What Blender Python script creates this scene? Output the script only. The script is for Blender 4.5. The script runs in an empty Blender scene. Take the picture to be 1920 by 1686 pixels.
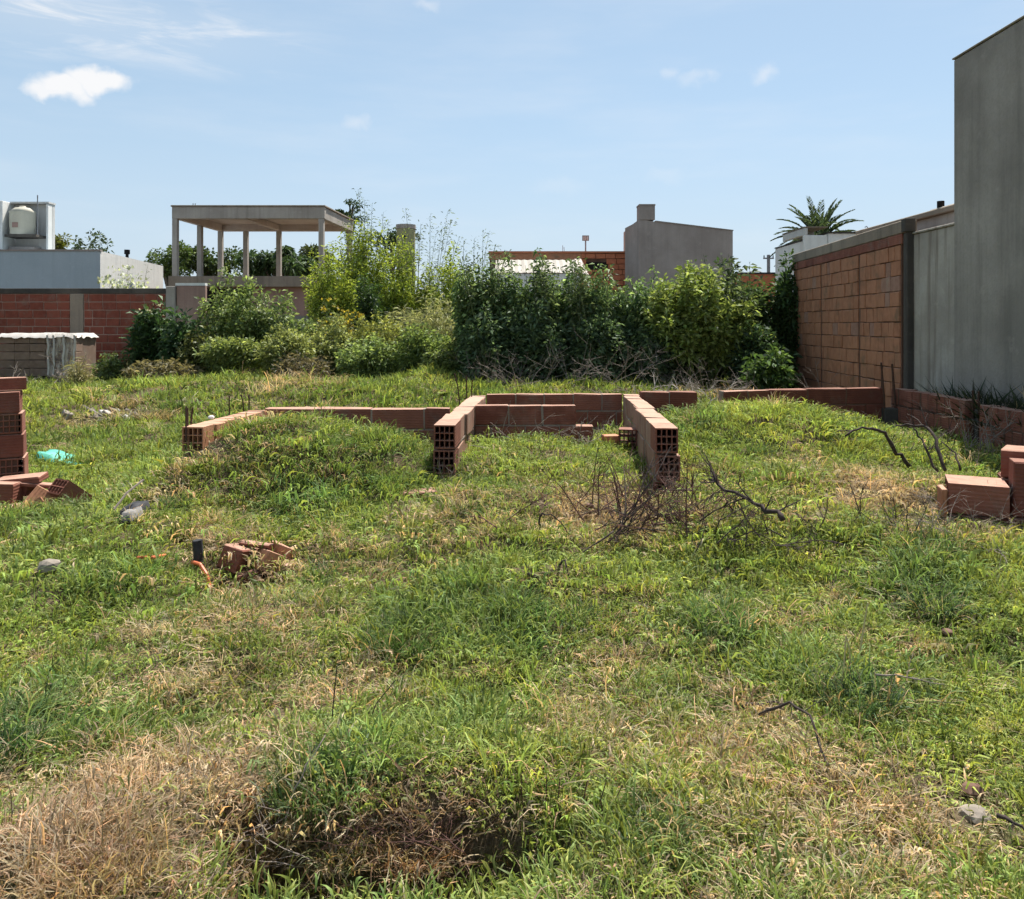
import bpy, bmesh, math, random
import numpy as np
from mathutils import Vector, Matrix, Euler
random.seed(7); rng = np.random.default_rng(11)
R = math.radians

# ------------------------------------------------------------------ camera, world, sun
F = 1480.0; HZ = 611.0; CX = 960.0; EYE = 1.5
sc = bpy.context.scene
cam = bpy.data.cameras.new("camera"); camo = bpy.data.objects.new("camera", cam)
sc.collection.objects.link(camo); sc.camera = camo
camo.location = (0, 0, EYE); camo.rotation_euler = (R(90), 0, 0)
cam.sensor_width = 36; cam.lens = 36 * F / 1920
cam.shift_y = -(843 - HZ) / 1920; cam.clip_start = 0.05; cam.clip_end = 3000
sc.view_settings.view_transform = 'Standard'; sc.view_settings.look = 'None'
sc.view_settings.gamma = 1; sc.view_settings.use_curve_mapping = False
sc.view_settings.exposure = 1.08
sc.render.engine = 'CYCLES'
sc.cycles.max_bounces = 4; sc.cycles.diffuse_bounces = 2; sc.cycles.transmission_bounces = 3
sc.cycles.transparent_max_bounces = 6; sc.cycles.glossy_bounces = 2
sc.cycles.use_denoising = True; sc.cycles.use_adaptive_sampling = True; sc.cycles.adaptive_threshold = 0.03

SUN_AZ, SUN_EL = R(28), R(60)
sd = Vector((math.sin(SUN_AZ) * math.cos(SUN_EL), math.cos(SUN_AZ) * math.cos(SUN_EL), math.sin(SUN_EL)))
sun = bpy.data.lights.new("sun", 'SUN'); sun.energy = 4.6; sun.angle = R(0.5); sun.color = (1, 0.95, 0.87)
suno = bpy.data.objects.new("sun", sun); sc.collection.objects.link(suno)
suno.rotation_euler = sd.to_track_quat('Z', 'Y').to_euler()

world = bpy.data.worlds.new("World"); sc.world = world; world.use_nodes = True
wt = world.node_tree; wt.nodes.clear()

class NT:
    def __init__(s, t): s.t = t
    def n(s, typ, **kw):
        nd = s.t.nodes.new(typ)
        for k, v in kw.items(): setattr(nd, k, v)
        return nd
    def put(s, sock, v):
        if isinstance(v, bpy.types.NodeSocket): s.t.links.new(v, sock)
        elif v is not None: sock.default_value = v
    def m(s, op, a, b=None, c=None, clamp=False):
        nd = s.n('ShaderNodeMath', operation=op, use_clamp=clamp)
        for i, v in enumerate((a, b, c)):
            if v is not None: s.put(nd.inputs[i], v)
        return nd.outputs[0]
    def vm(s, op, a, b=None):
        nd = s.n('ShaderNodeVectorMath', operation=op)
        s.put(nd.inputs[0], a)
        if b is not None:
            if op == 'SCALE': s.put(nd.inputs['Scale'], b)
            else: s.put(nd.inputs[1], b)
        return nd.outputs['Value'] if op in ('LENGTH', 'DOT_PRODUCT', 'DISTANCE') else nd.outputs[0]
    def mix(s, f, a, b, mode='MIX'):
        nd = s.n('ShaderNodeMix', data_type='RGBA', blend_type=mode)
        s.put(nd.inputs[0], f)
        s.put(nd.inputs[6], a if not isinstance(a, tuple) else (*a[:3], 1))
        s.put(nd.inputs[7], b if not isinstance(b, tuple) else (*b[:3], 1))
        return nd.outputs[2]
    def noise(s, vec, scale, detail=3, rough=.55, dist=0):
        nd = s.n('ShaderNodeTexNoise')
        s.put(nd.inputs['Vector'], vec)
        nd.inputs['Scale'].default_value = scale; nd.inputs['Detail'].default_value = detail
        nd.inputs['Roughness'].default_value = rough; nd.inputs['Distortion'].default_value = dist
        return nd.outputs[0]
    def ramp(s, f, a, b, lo=0., hi=1.):
        nd = s.n('ShaderNodeMapRange', interpolation_type='SMOOTHSTEP')
        s.put(nd.inputs[0], f); nd.inputs[1].default_value = a; nd.inputs[2].default_value = b
        nd.inputs[3].default_value = lo; nd.inputs[4].default_value = hi
        return nd.outputs[0]
    def mapv(s, vec, scale=(1, 1, 1), loc=(0, 0, 0), rot=(0, 0, 0)):
        nd = s.n('ShaderNodeMapping'); s.put(nd.inputs[0], vec)
        nd.inputs['Scale'].default_value = scale; nd.inputs['Location'].default_value = loc; nd.inputs['Rotation'].default_value = rot
        return nd.outputs[0]

w = NT(wt)
sky = w.n('ShaderNodeTexSky', sky_type='NISHITA', sun_disc=False)
sky.sun_elevation = SUN_EL; sky.sun_rotation = SUN_AZ
sky.air_density = 1.0; sky.dust_density = 0.3; sky.ozone_density = 1.0; sky.altitude = 0
gen = w.n('ShaderNodeTexCoord').outputs['Generated']
D = gen
wob = w.vm('SCALE', w.vm('SUBTRACT', w.n('ShaderNodeTexNoise').outputs[1], (0.5, 0.5, 0.5)), 0.030)
nz = wt.nodes[-4]
for nd in wt.nodes:
    if nd.type == 'TEX_NOISE':
        nd.inputs['Scale'].default_value = 38; nd.inputs['Detail'].default_value = 6; wt.links.new(gen, nd.inputs['Vector'])
Dw = w.vm('ADD', D, wob)
def skydir(px, py):
    v = Vector(((px - CX) / F, 1, (HZ - py) / F)); return v.normalized(), 1 / v.length
def blob(px, py, rx, ry, src=Dw, soft=0.5):
    c, k = skydir(px, py)
    d = w.vm('SUBTRACT', src, tuple(c))
    d = w.mapv(d, (F / rx / k, F / rx / k * .6, F / ry / k))
    return w.ramp(w.vm('LENGTH', d), 1.0, 1.0 - soft, 0, 1)
cum = None
for (px, py, rx, ry, st, soft) in [(120, 162, 62, 34, 1, .6), (175, 150, 60, 32, 1, .6), (205, 148, 42, 27, 1, .6), (95, 170, 50, 24, .95, .6),
        (1262, 138, 26, 22, .30, 1), (1300, 150, 42, 20, .26, 1), (1335, 142, 30, 16, .24, 1), (1430, 142, 30, 22, .42, 1), (668, 228, 38, 20, .34, 1),
        (1250, 326, 60, 24, .16, 1), (1050, 348, 80, 20, .12, 1), (800, 6, 40, 18, .35, 1)]:
    b = w.m('MULTIPLY', blob(px, py, rx, ry, soft=soft), st)
    cum = b if cum is None else w.m('MAXIMUM', cum, b)
ci = w.noise(w.mapv(gen, (7, 7, 42), rot=(0, R(-7), 0)), 1.0, 6, .6, .6)
ci = w.ramp(ci, .44, .78)
cim = blob(120, 30, 640, 105, src=D, soft=1)
cirrus = w.m('MULTIPLY', w.m('ADD', w.m('MULTIPLY', ci, 1.1), .18), cim)
ci2 = w.m('MULTIPLY', w.ramp(w.noise(w.mapv(gen, (3, 3, 16)), 1.3, 5), .4, .8), .16)
cloud = w.m('MAXIMUM', cum, w.m('MAXIMUM', cirrus, ci2), clamp=True)
skyc = w.mix(0.58, sky.outputs[0], (2.85, 3.75, 4.35))
sz = w.n('ShaderNodeSeparateXYZ'); w.put(sz.inputs[0], gen)
skyc = w.mix(w.ramp(sz.outputs[2], -.02, .30, .75, 0), skyc, (3.5, 4.1, 4.9))
skyc = w.mix(cloud, skyc, (5.6, 5.65, 5.75))
bg = w.n('ShaderNodeBackground'); bg.inputs[1].default_value = 0.08
wt.links.new(skyc, bg.inputs[0])
wo = w.n('ShaderNodeOutputWorld'); wt.links.new(bg.outputs[0], wo.inputs[0])

# ------------------------------------------------------------------ helpers
def P(px, py, Y): return Vector(((px - CX) * Y / F, Y, EYE - (py - HZ) * Y / F))
def XW(px, Y): return (px - CX) * Y / F
def ZW(py, Y): return EYE - (py - HZ) * Y / F

def sst(x, a, b):
    t = np.clip((x - a) / (b - a), 0, 1); return t * t * (3 - 2 * t)
def vnoise(x, y, s, seed=0):
    x = np.asarray(x, float) * s + seed * 17.3; y = np.asarray(y, float) * s + seed * 9.1
    xi = np.floor(x); yi = np.floor(y); xf = x - xi; yf = y - yi
    def h(a, b):
        v = np.sin(a * 127.1 + b * 311.7 + seed * 74.7) * 43758.5453
        return v - np.floor(v)
    u = xf * xf * (3 - 2 * xf); v = yf * yf * (3 - 2 * yf)
    return (h(xi, yi) * (1 - u) + h(xi + 1, yi) * u) * (1 - v) + (h(xi, yi + 1) * (1 - u) + h(xi + 1, yi + 1) * u) * v
def fbm(x, y, s, seed=0, o=3):
    t = 0; a = .5; n = 0
    for i in range(o):
        t = t + a * vnoise(x, y, s * 2 ** i, seed + i); n += a; a *= .5
    return t / n
def gs(x, y, cx, cy, sx, sy, p=1.0):
    return np.exp(-(((x - cx) / sx) ** 2 + ((y - cy) / sy) ** 2) ** p)

def GH(x, y):
    x = np.asarray(x, float); y = np.asarray(y, float)
    z = 0.28 * sst(y, 2.6, 6.0) * (1 - .85 * sst(-x, 2.5, 3.3) * (1 - sst(y, 9, 13)))
    z = z + .10 * gs(x, y, 3.0, 4.8, 1.0, 1.2)
    z = z + .35 * gs(x, y, -1.50, 6.45, .85, .62, 1.3)            # mound in the left room
    z = z + .20 * gs(x, y, -2.3, 6.5, .5, .9, 1.2)
    z = z + .24 * gs(x, y, .16, 6.75, .50, .55, 1.2)              # mound in the middle room
    z = z + .44 * gs(x, y, 2.55, 7.7, 1.15, 1.0, 1.2)           # big mound in the right room
    z = z + .10 * gs(x, y, 1.9, 6.2, .8, .8)
    z = z + .42 * gs(x, y, -5.15, 15.8, 1.05, .8)                 # hummocks by the bushes
    z = z + .30 * gs(x, y, -5.0, 13.0, 2.2, 1.3)
    z = z + .36 * gs(x, y, -1.45, 14.2, .75, .8)
    z = z + .2 * gs(x, y, -2.6, 12.6, 1.4, .9)
    z = z + .2 * gs(x, y, .8, 13.2, 2.2, 1)
    z = z + .16 * gs(x, y, -3.6, 9.3, .7, .6) + .1 * gs(x, y, -4.4, 9.8, .5, .5)
    z = z - .10 * gs(x, y, 1.15, 5.85, .30, .35) - .08 * gs(x, y, -.55, 6.1, .2, .3)
    z = z - .20 * gs(x, y, -1.48, 4.35, .38, .24)                  # hollow with broken blocks
    z = z - .27 * gs(x, y, -.40, 2.22, .42, .17, 1.5) + .07 * gs(x, y, -.35, 2.68, .8, .22)   # ditch at the front
    z = z - .22 * gs(x, y, -.80, 2.32, .13, .14) - .16 * gs(x, y, .0, 2.3, .16, .13)
    z = z + .12 * gs(x, y, -1.12, 2.12, .34, .25)
    nz = (fbm(x, y, 1.6, 3) - .5) * .21 + (fbm(x, y, 5.0, 9, 2) - .5) * .10
    z = z + nz * (.45 + .55 * sst(y, 2, 5)) * (1 - .4 * sst(y, 20, 40))
    return z

def gat(px, py):
    """where the line of sight through a photograph pixel meets the ground"""
    dx = (px - CX) / F; dz = -(py - HZ) / F
    Y = np.arange(1.2, 24, .01); X = Y * dx; Z = EYE + Y * dz
    hit = np.nonzero(Z <= GH(X, Y))[0]
    i = hit[0] if len(hit) else len(Y) - 1
    return float(X[i]), float(Y[i]), float(GH(X[i], Y[i]))

def link(o, parent=None):
    sc.collection.objects.link(o)
    if parent is not None: o.parent = parent
    return o
def tag(o, label=None, cat=None, group=None, kind=None):
    if label: o['label'] = label
    if cat: o['category'] = cat
    if group: o['group'] = group
    if kind: o['kind'] = kind
    return o
def thing(name, loc, label, cat, rz=0, group=None):
    o = bpy.data.objects.new(name, None); link(o)
    o.location = loc; o.rotation_euler = (0, 0, rz); o.empty_display_size = .1; o['kind'] = 'thing'
    return tag(o, label, cat, group)
class MB:
    def __init__(s): s.v = []; s.f = []; s.c = []
    def add(s, vs, fs, col=None):
        b = len(s.v); s.v += [tuple(v) for v in vs]; s.f += [tuple(i + b for i in f) for f in fs]
        if col is not None: s.c += [col] * len(vs)
        return s
    def box(s, c, d, rz=0, M=None):
        x, y, z = [k / 2 for k in d]
        vs = [Vector((i * x, j * y, k * z)) for i in (-1, 1) for j in (-1, 1) for k in (-1, 1)]
        r = M if M is not None else Matrix.Rotation(rz, 3, 'Z')
        vs = [r @ v + Vector(c) for v in vs]
        return s.add(vs, [(0, 1, 3, 2), (4, 6, 7, 5), (0, 4, 5, 1), (2, 3, 7, 6), (0, 2, 6, 4), (1, 5, 7, 3)])
    def b2(s, x0, x1, y0, y1, z0, z1): return s.box(((x0 + x1) / 2, (y0 + y1) / 2, (z0 + z1) / 2), (abs(x1 - x0), abs(y1 - y0), abs(z1 - z0)))
    def tube(s, pts, rad, n=5, cap=True):
        pts = [Vector(p) for p in pts]; rad = rad if hasattr(rad, '__len__') else [rad] * len(pts)
        vs = []; fs = []
        up = Vector((.31, .17, .93)).normalized()
        for i, p in enumerate(pts):
            t = (pts[min(i + 1, len(pts) - 1)] - pts[max(i - 1, 0)])
            t = t.normalized() if t.length > 1e-9 else Vector((0, 0, 1))
            a = t.cross(up)
            if a.length < .05: a = t.cross(Vector((1, 0, 0)))
            a.normalize(); b = t.cross(a)
            for k in range(n):
                an = 2 * math.pi * k / n
                vs.append(p + (a * math.cos(an) + b * math.sin(an)) * rad[i])
        for i in range(len(pts) - 1):
            for k in range(n):
                fs.append((i * n + k, i * n + (k + 1) % n, (i + 1) * n + (k + 1) % n, (i + 1) * n + k))
        if cap: fs += [tuple(range(n))[::-1], tuple((len(pts) - 1) * n + k for k in range(n))]
        return s.add(vs, fs)
    def prism(s, outline, y0, y1):
        """outline in x,z extruded along y"""
        n = len(outline)
        vs = [(x, y0, z) for x, z in outline] + [(x, y1, z) for x, z in outline]
        fs = [tuple(range(n)), tuple(range(n, 2 * n))[::-1]] + [(i, i + n, (i + 1) % n + n, (i + 1) % n) for i in range(n)]
        return s.add(vs, fs)
    def build(s, name, mat, parent=None, bevel=0, smooth=False):
        me = bpy.data.meshes.new(name); me.from_pydata(s.v, [], s.f)
        bm = bmesh.new(); bm.from_mesh(me)
        bmesh.ops.recalc_face_normals(bm, faces=bm.faces)
        if bevel: bmesh.ops.bevel(bm, geom=bm.edges[:], offset=bevel, segments=1, affect='EDGES', profile=.5)
        bm.to_mesh(me); bm.free()
        if smooth: me.polygons.foreach_set('use_smooth', [True] * len(me.polygons))
        me.materials.append(mat)
        return link(bpy.data.objects.new(name, me), parent)

def np_mesh(name, V, F4=None, F3=None, col=None, mat=None):
    me = bpy.data.meshes.new(name)
    V = np.asarray(V, np.float32).reshape(-1, 3)
    F4 = np.zeros((0, 4), np.int32) if F4 is None else np.asarray(F4, np.int32)
    F3 = np.zeros((0, 3), np.int32) if F3 is None else np.asarray(F3, np.int32)
    me.vertices.add(len(V)); me.vertices.foreach_set('co', V.ravel())
    loops = np.concatenate([F4.ravel(), F3.ravel()]); me.loops.add(len(loops)); me.loops.foreach_set('vertex_index', loops)
    me.polygons.add(len(F4) + len(F3))
    st = np.concatenate([np.arange(len(F4)) * 4, len(F4) * 4 + np.arange(len(F3)) * 3]).astype(np.int32)
    me.polygons.foreach_set('loop_start', st)
    me.update(calc_edges=True); me.validate()
    if col is not None:
        a = me.attributes.new('tint', 'FLOAT_COLOR', 'POINT')
        a.data.foreach_set('color', np.concatenate([col, np.ones((len(col), 1))], 1).astype(np.float32).ravel())
    if mat: me.materials.append(mat)
    return me

# ------------------------------------------------------------------ materials
def mat(name):
    m = bpy.data.materials.new(name); m.use_nodes = True
    t = NT(m.node_tree); b = m.node_tree.nodes['Principled BSDF']; return m, t, b
def bumpit(t, b, h, strength=.5, dist=.01):
    bp = t.n('ShaderNodeBump'); bp.inputs['Strength'].default_value = strength; bp.inputs['Distance'].default_value = dist
    t.put(bp.inputs['Height'], h); t.put(b.inputs['Normal'], bp.outputs[0])
def obj_co(t): return t.n('ShaderNodeTexCoord').outputs['Object']
def gpos(t): return t.n('ShaderNodeNewGeometry').outputs['Position']

def m_block(name, c1, c2, dirt=(.2, .17, .14), stripe=(0, 1, 0), stain=.25, dust=.55):
    m, t, b = mat(name)
    oi = t.n('ShaderNodeObjectInfo'); rnd = oi.outputs['Random']
    co = t.vm('ADD', obj_co(t), t.vm('SCALE', t.n('ShaderNodeCombineXYZ').outputs[0], 1.0))
    off = t.n('ShaderNodeCombineXYZ'); t.put(off.inputs[0], t.m('MULTIPLY', rnd, 37.)); t.put(off.inputs[1], t.m('MULTIPLY', rnd, 91.))
    co2 = t.vm('ADD', co, off.outputs[0])
    base = t.mix(rnd, c1, c2)
    n1 = t.noise(co2, 9, 5); base = t.mix(t.ramp(n1, .35, .75, 0, .5), base, tuple(k * 1.35 for k in c2))
    n2 = t.noise(gpos(t), 3.5, 5, .65); base = t.mix(t.ramp(n2, .5, .75, 0, stain * 2), base, dirt)
    n3 = t.noise(co2, 60, 3); base = t.mix(t.ramp(n3, .55, .8, 0, .3), base, tuple(k * .6 for k in c1))
    up = t.n('ShaderNodeSeparateXYZ'); t.put(up.inputs[0], t.n('ShaderNodeNewGeometry').outputs['Normal'])
    du = t.m('MULTIPLY', t.ramp(up.outputs[2], .6, .95), t.ramp(t.noise(gpos(t), 12, 4), .25, .6, .3, dust))
    base = t.mix(du, base, (.54, .36, .27))
    t.put(b.inputs['Base Color'], base); b.inputs['Roughness'].default_value = .9; b.inputs['Specular IOR Level'].default_value = .2
    s = t.mapv(co, tuple(1 if k else .001 for k in stripe))
    wv = t.n('ShaderNodeTexWave', wave_type='BANDS', bands_direction='X' if stripe[0] else 'Z'); t.put(wv.inputs[0], s); wv.inputs['Scale'].default_value = 13
    h = t.m('ADD', t.m('MULTIPLY', wv.outputs[1], .5), t.m('MULTIPLY', t.noise(co2, 45, 4), .9))
    bumpit(t, b, h, .45, .008); return m
M = {}
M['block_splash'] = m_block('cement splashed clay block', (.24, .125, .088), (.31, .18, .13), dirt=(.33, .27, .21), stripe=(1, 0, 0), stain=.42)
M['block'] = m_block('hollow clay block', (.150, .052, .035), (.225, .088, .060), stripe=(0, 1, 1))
M['block_dull'] = m_block('weathered clay block', (.30, .135, .075), (.37, .175, .10), dirt=(.17, .115, .07), stripe=(1, 0, 0), stain=.4)
M['block_red'] = m_block('dark red clay block', (.110, .038, .028), (.160, .056, .040), stripe=(0, 1, 1), stain=.15, dust=.2)
M['block_bound'] = m_block('boundary wall block', (.165, .046, .030), (.225, .068, .044), stripe=(0, 1, 1), stain=.3, dust=.2)
M['block_grey'] = m_block('grey brown block', (.15, .098, .072), (.21, .145, .11), stripe=(0, 1, 1), stain=.3)
M['block_or'] = m_block('orange clay block', (.40, .135, .07), (.46, .17, .09), stripe=(0, 1, 1), stain=.1, dust=.2)

def m_plaster(name, c, c2, streak=.5, sc_=1.0, rough=.92, streak_c=None, bump=.4):
    m, t, b = mat(name); g = gpos(t)
    n = t.noise(g, 1.1 * sc_, 6, .6); base = t.mix(t.ramp(n, .3, .7), c, c2)
    st = t.noise(t.mapv(g, (6, 6, .35)), 1.0 * sc_, 5, .6)
    base = t.mix(t.ramp(st, .45, .72, 0, streak), base, streak_c or tuple(k * .45 for k in c))
    n2 = t.noise(g, 26, 4, .6); base = t.mix(t.ramp(n2, .4, .8, 0, .25), base, tuple(k * .7 for k in c))
    n3 = t.noise(g, 4.2 * sc_, 5, .7); base = t.mix(t.ramp(n3, .58, .72, 0, .25), base, tuple(min(1, k * 1.35) for k in c2))
    t.put(b.inputs['Base Color'], base); b.inputs['Roughness'].default_value = rough; b.inputs['Specular IOR Level'].default_value = .2
    bumpit(t, b, t.m('ADD', t.noise(g, 40, 4), t.m('MULTIPLY', t.noise(g, 7, 3), 1.5)), bump, .01); return m
M['render'] = m_plaster('grey cement render', (.225, .205, .18), (.36, .33, .29), .38, sc_=.8)
M['render_pale'] = m_plaster('streaked pale render', (.29, .265, .23), (.42, .39, .34), .95, streak_c=(.12, .085, .06))
M['concrete'] = m_plaster('old concrete', (.32, .285, .25), (.42, .38, .335), .4)
M['beam'] = m_plaster('stained concrete beam', (.22, .18, .14), (.30, .245, .19), .45)
M['dark_concrete'] = m_plaster('dark concrete', (.055, .05, .045), (.11, .095, .08), .4)  # near-black concrete tone with darker noise streaks
M['soffit'] = m_plaster('pink grey slab underside', (.50, .41, .37), (.58, .50, .46), .2)
M['blue_wall_shaded'] = m_plaster('pale blue paint with painted shade', (.33, .40, .44), (.37, .44, .48), .12)  # shade of the house front is mixed into this blue grey
M['pale_wall'] = m_plaster('pale grey paint', (.52, .52, .50), (.58, .57, .55), .25)
M['white'] = m_plaster('white paint', (.68, .68, .65), (.74, .73, .70), .2)
M['gable'] = m_plaster('grey brown plaster', (.26, .225, .205), (.33, .29, .265), .22)
M['pink'] = m_plaster('pinkish plaster', (.30, .19, .155), (.36, .24, .20), .4)
M['tank'] = m_plaster('beige tank plastic', (.50, .47, .38), (.55, .52, .43), .15, bump=.1)
M['mortar'] = m_plaster('mortar', (.20, .155, .125), (.30, .24, .195), .3)
M['mortar_pale'] = m_plaster('pale pinkish mortar', (.28, .19, .15), (.36, .25, .20), .2)
M['mortar_dark'] = m_plaster('brown mortar', (.10, .055, .04), (.15, .085, .06), .3)

def simple(name, c, rough=.8, c2=None, sc_=20, metal=0, bump=.2):
    m, t, b = mat(name); g = gpos(t)
    t.put(b.inputs['Base Color'], t.mix(t.ramp(t.noise(g, sc_, 4), .3, .7), c, c2 or tuple(k * .7 for k in c)))
    b.inputs['Roughness'].default_value = rough; b.inputs['Metallic'].default_value = metal; b.inputs['Specular IOR Level'].default_value = .3
    bumpit(t, b, t.noise(g, sc_ * 3, 3), bump, .005); return m
M['rebar'] = simple('rusty dark steel', (.05, .03, .022), .8, (.09, .04, .025), 40)
M['dark'] = simple('dark opening', (.012, .01, .01), .9)
M['metal'] = simple('grey metal', (.22, .22, .23), .5)
M['bark'] = simple('dead bark', (.03, .022, .02), .95, (.07, .052, .045), 30)
M['twig_red'] = simple('reddish brown twigs', (.06, .028, .022), .9, (.12, .06, .05), 30)
M['twig_grey'] = simple('grey dry twigs', (.19, .155, .13), .95, (.28, .23, .20), 30)
M['twig_pale'] = simple('bleached twigs', (.33, .285, .245), .95, (.42, .37, .32), 30)
M['straw'] = simple('pale straw', (.50, .41, .22), .85, (.42, .34, .18), 30)
M['wood'] = simple('weathered wood', (.20, .14, .10), .9, (.12, .085, .06), 14)
M['green_stem'] = simple('green stem', (.08, .12, .04), .8, (.12, .12, .05), 20)
M['trunk'] = simple('trunk bark', (.10, .08, .06), .95, (.16, .13, .10), 9)
M['orange_pipe'] = simple('orange plastic pipe', (.62, .16, .06), .5, (.5, .13, .06), 30)
M['black_plastic'] = simple('black plastic', (.015, .015, .018), .7, (.035, .035, .04), 20)
M['rag'] = simple('pale rag', (.24, .225, .21), .9, (.12, .115, .11), 30)
M['white_rag'] = simple('white plastic', (.75, .74, .72), .5, (.6, .58, .55), 10)
M['cover'] = simple('dusty pale plastic', (.50, .47, .43), .6, (.38, .35, .32), 6)
M['teal'] = simple('turquoise plastic', (.05, .30, .22), .6, (.12, .42, .33), 8)
M['paint_green'] = simple('greenish tower paint', (.28, .28, .12), .8, (.35, .33, .2), 6)
M['sheet_roof'] = simple('white sheet roof', (.36, .33, .28), .7, (.30, .27, .23), 2)
M['roof_dark'] = simple('dark flashing', (.05, .05, .055), .8)
M['stone'] = simple('brown stone', (.13, .07, .05), .9, (.18, .11, .08), 20)
M['rubble'] = simple('pale rubble', (.28, .24, .20), .95, (.2, .17, .14), 20)

def m_leaf(name, src='GEOMETRY', attr='tint', trans=.45, gloss=.03, rough=.55):
    m = bpy.data.materials.new(name); m.use_nodes = True; t = NT(m.node_tree); m.node_tree.nodes.clear()
    a = t.n('ShaderNodeAttribute', attribute_type='GEOMETRY', attribute_name='tint').outputs[0]
    if src == 'INSTANCER':
        i = t.n('ShaderNodeAttribute', attribute_type='INSTANCER', attribute_name='gcol').outputs[0]
        a = t.mix(1.0, a, i, 'MULTIPLY')
    d = t.n('ShaderNodeBsdfDiffuse'); t.put(d.inputs[0], a)
    tr = t.n('ShaderNodeBsdfTranslucent'); t.put(tr.inputs[0], t.mix(1.0, a, (1.08, 1.08, .72), 'MULTIPLY'))
    mx = t.n('ShaderNodeMixShader'); mx.inputs[0].default_value = trans
    t.put(mx.inputs[1], d.outputs[0]); t.put(mx.inputs[2], tr.outputs[0])
    g = t.n('ShaderNodeBsdfGlossy'); g.inputs['Roughness'].default_value = rough; g.inputs[0].default_value = (.8, .85, .8, 1)
    mx2 = t.n('ShaderNodeMixShader'); mx2.inputs[0].default_value = gloss
    t.put(mx2.inputs[1], mx.outputs[0]); t.put(mx2.inputs[2], g.outputs[0])
    o = t.n('ShaderNodeOutputMaterial'); t.put(o.inputs[0], mx2.outputs[0]); return m
M['leaf'] = m_leaf('leaves'); M['grass'] = m_leaf('grass blades', 'INSTANCER', trans=.40, gloss=.02, rough=.6)

def m_ground():
    m, t, b = mat('soil and thatch'); g = gpos(t)
    a = t.noise(g, 1.3, 6, .6); c = t.mix(t.ramp(a, .35, .65), (.075, .052, .034), (.13, .095, .06))
    c = t.mix(t.ramp(t.noise(g, 28, 5, .7), .45, .7, 0, .7), c, (.24, .19, .115))
    c = t.mix(t.ramp(t.noise(g, 3.3, 4), .45, .65, 0, .55), c, (.055, .075, .022))
    t.put(b.inputs['Base Color'], c); b.inputs['Roughness'].default_value = 1; b.inputs['Specular IOR Level'].default_value = .1
    bumpit(t, b, t.m('ADD', t.noise(g, 60, 5, .7), t.noise(g, 14, 4)), .9, .02); return m
M['ground'] = m_ground()

# ------------------------------------------------------------------ ground
def grid_axis(segs):
    out = []
    for a, b, s in segs: out += list(np.arange(a, b, s))
    return np.array(out + [segs[-1][1]])
gx = grid_axis([(-900, -100, 80), (-100, -20, 8), (-20, -7, .5), (-7, 7, .07), (7, 20, .5), (20, 100, 8), (100, 900, 80)])
gy = grid_axis([(-300, -20, 28), (-20, -1, 1), (-1, 1.4, .2), (1.4, 5, .045), (5, 10, .07), (10, 20, .14), (20, 60, 2), (60, 200, 14), (200, 1600, 100)])
GX, GY = np.meshgrid(gx, gy, indexing='xy')
GZ = GH(GX, GY)
V = np.stack([GX, GY, GZ], -1).reshape(-1, 3); nx, ny = len(gx), len(gy)
ii = (np.arange(ny - 1)[:, None] * nx + np.arange(nx - 1)[None]).ravel()
me = np_mesh('ground', V, np.stack([ii, ii + 1, ii + nx + 1, ii + nx], 1), mat=M['ground'])
me.polygons.foreach_set('use_smooth', [True] * len(me.polygons))
tag(link(bpy.data.objects.new('ground', me)), kind='structure')

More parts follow.
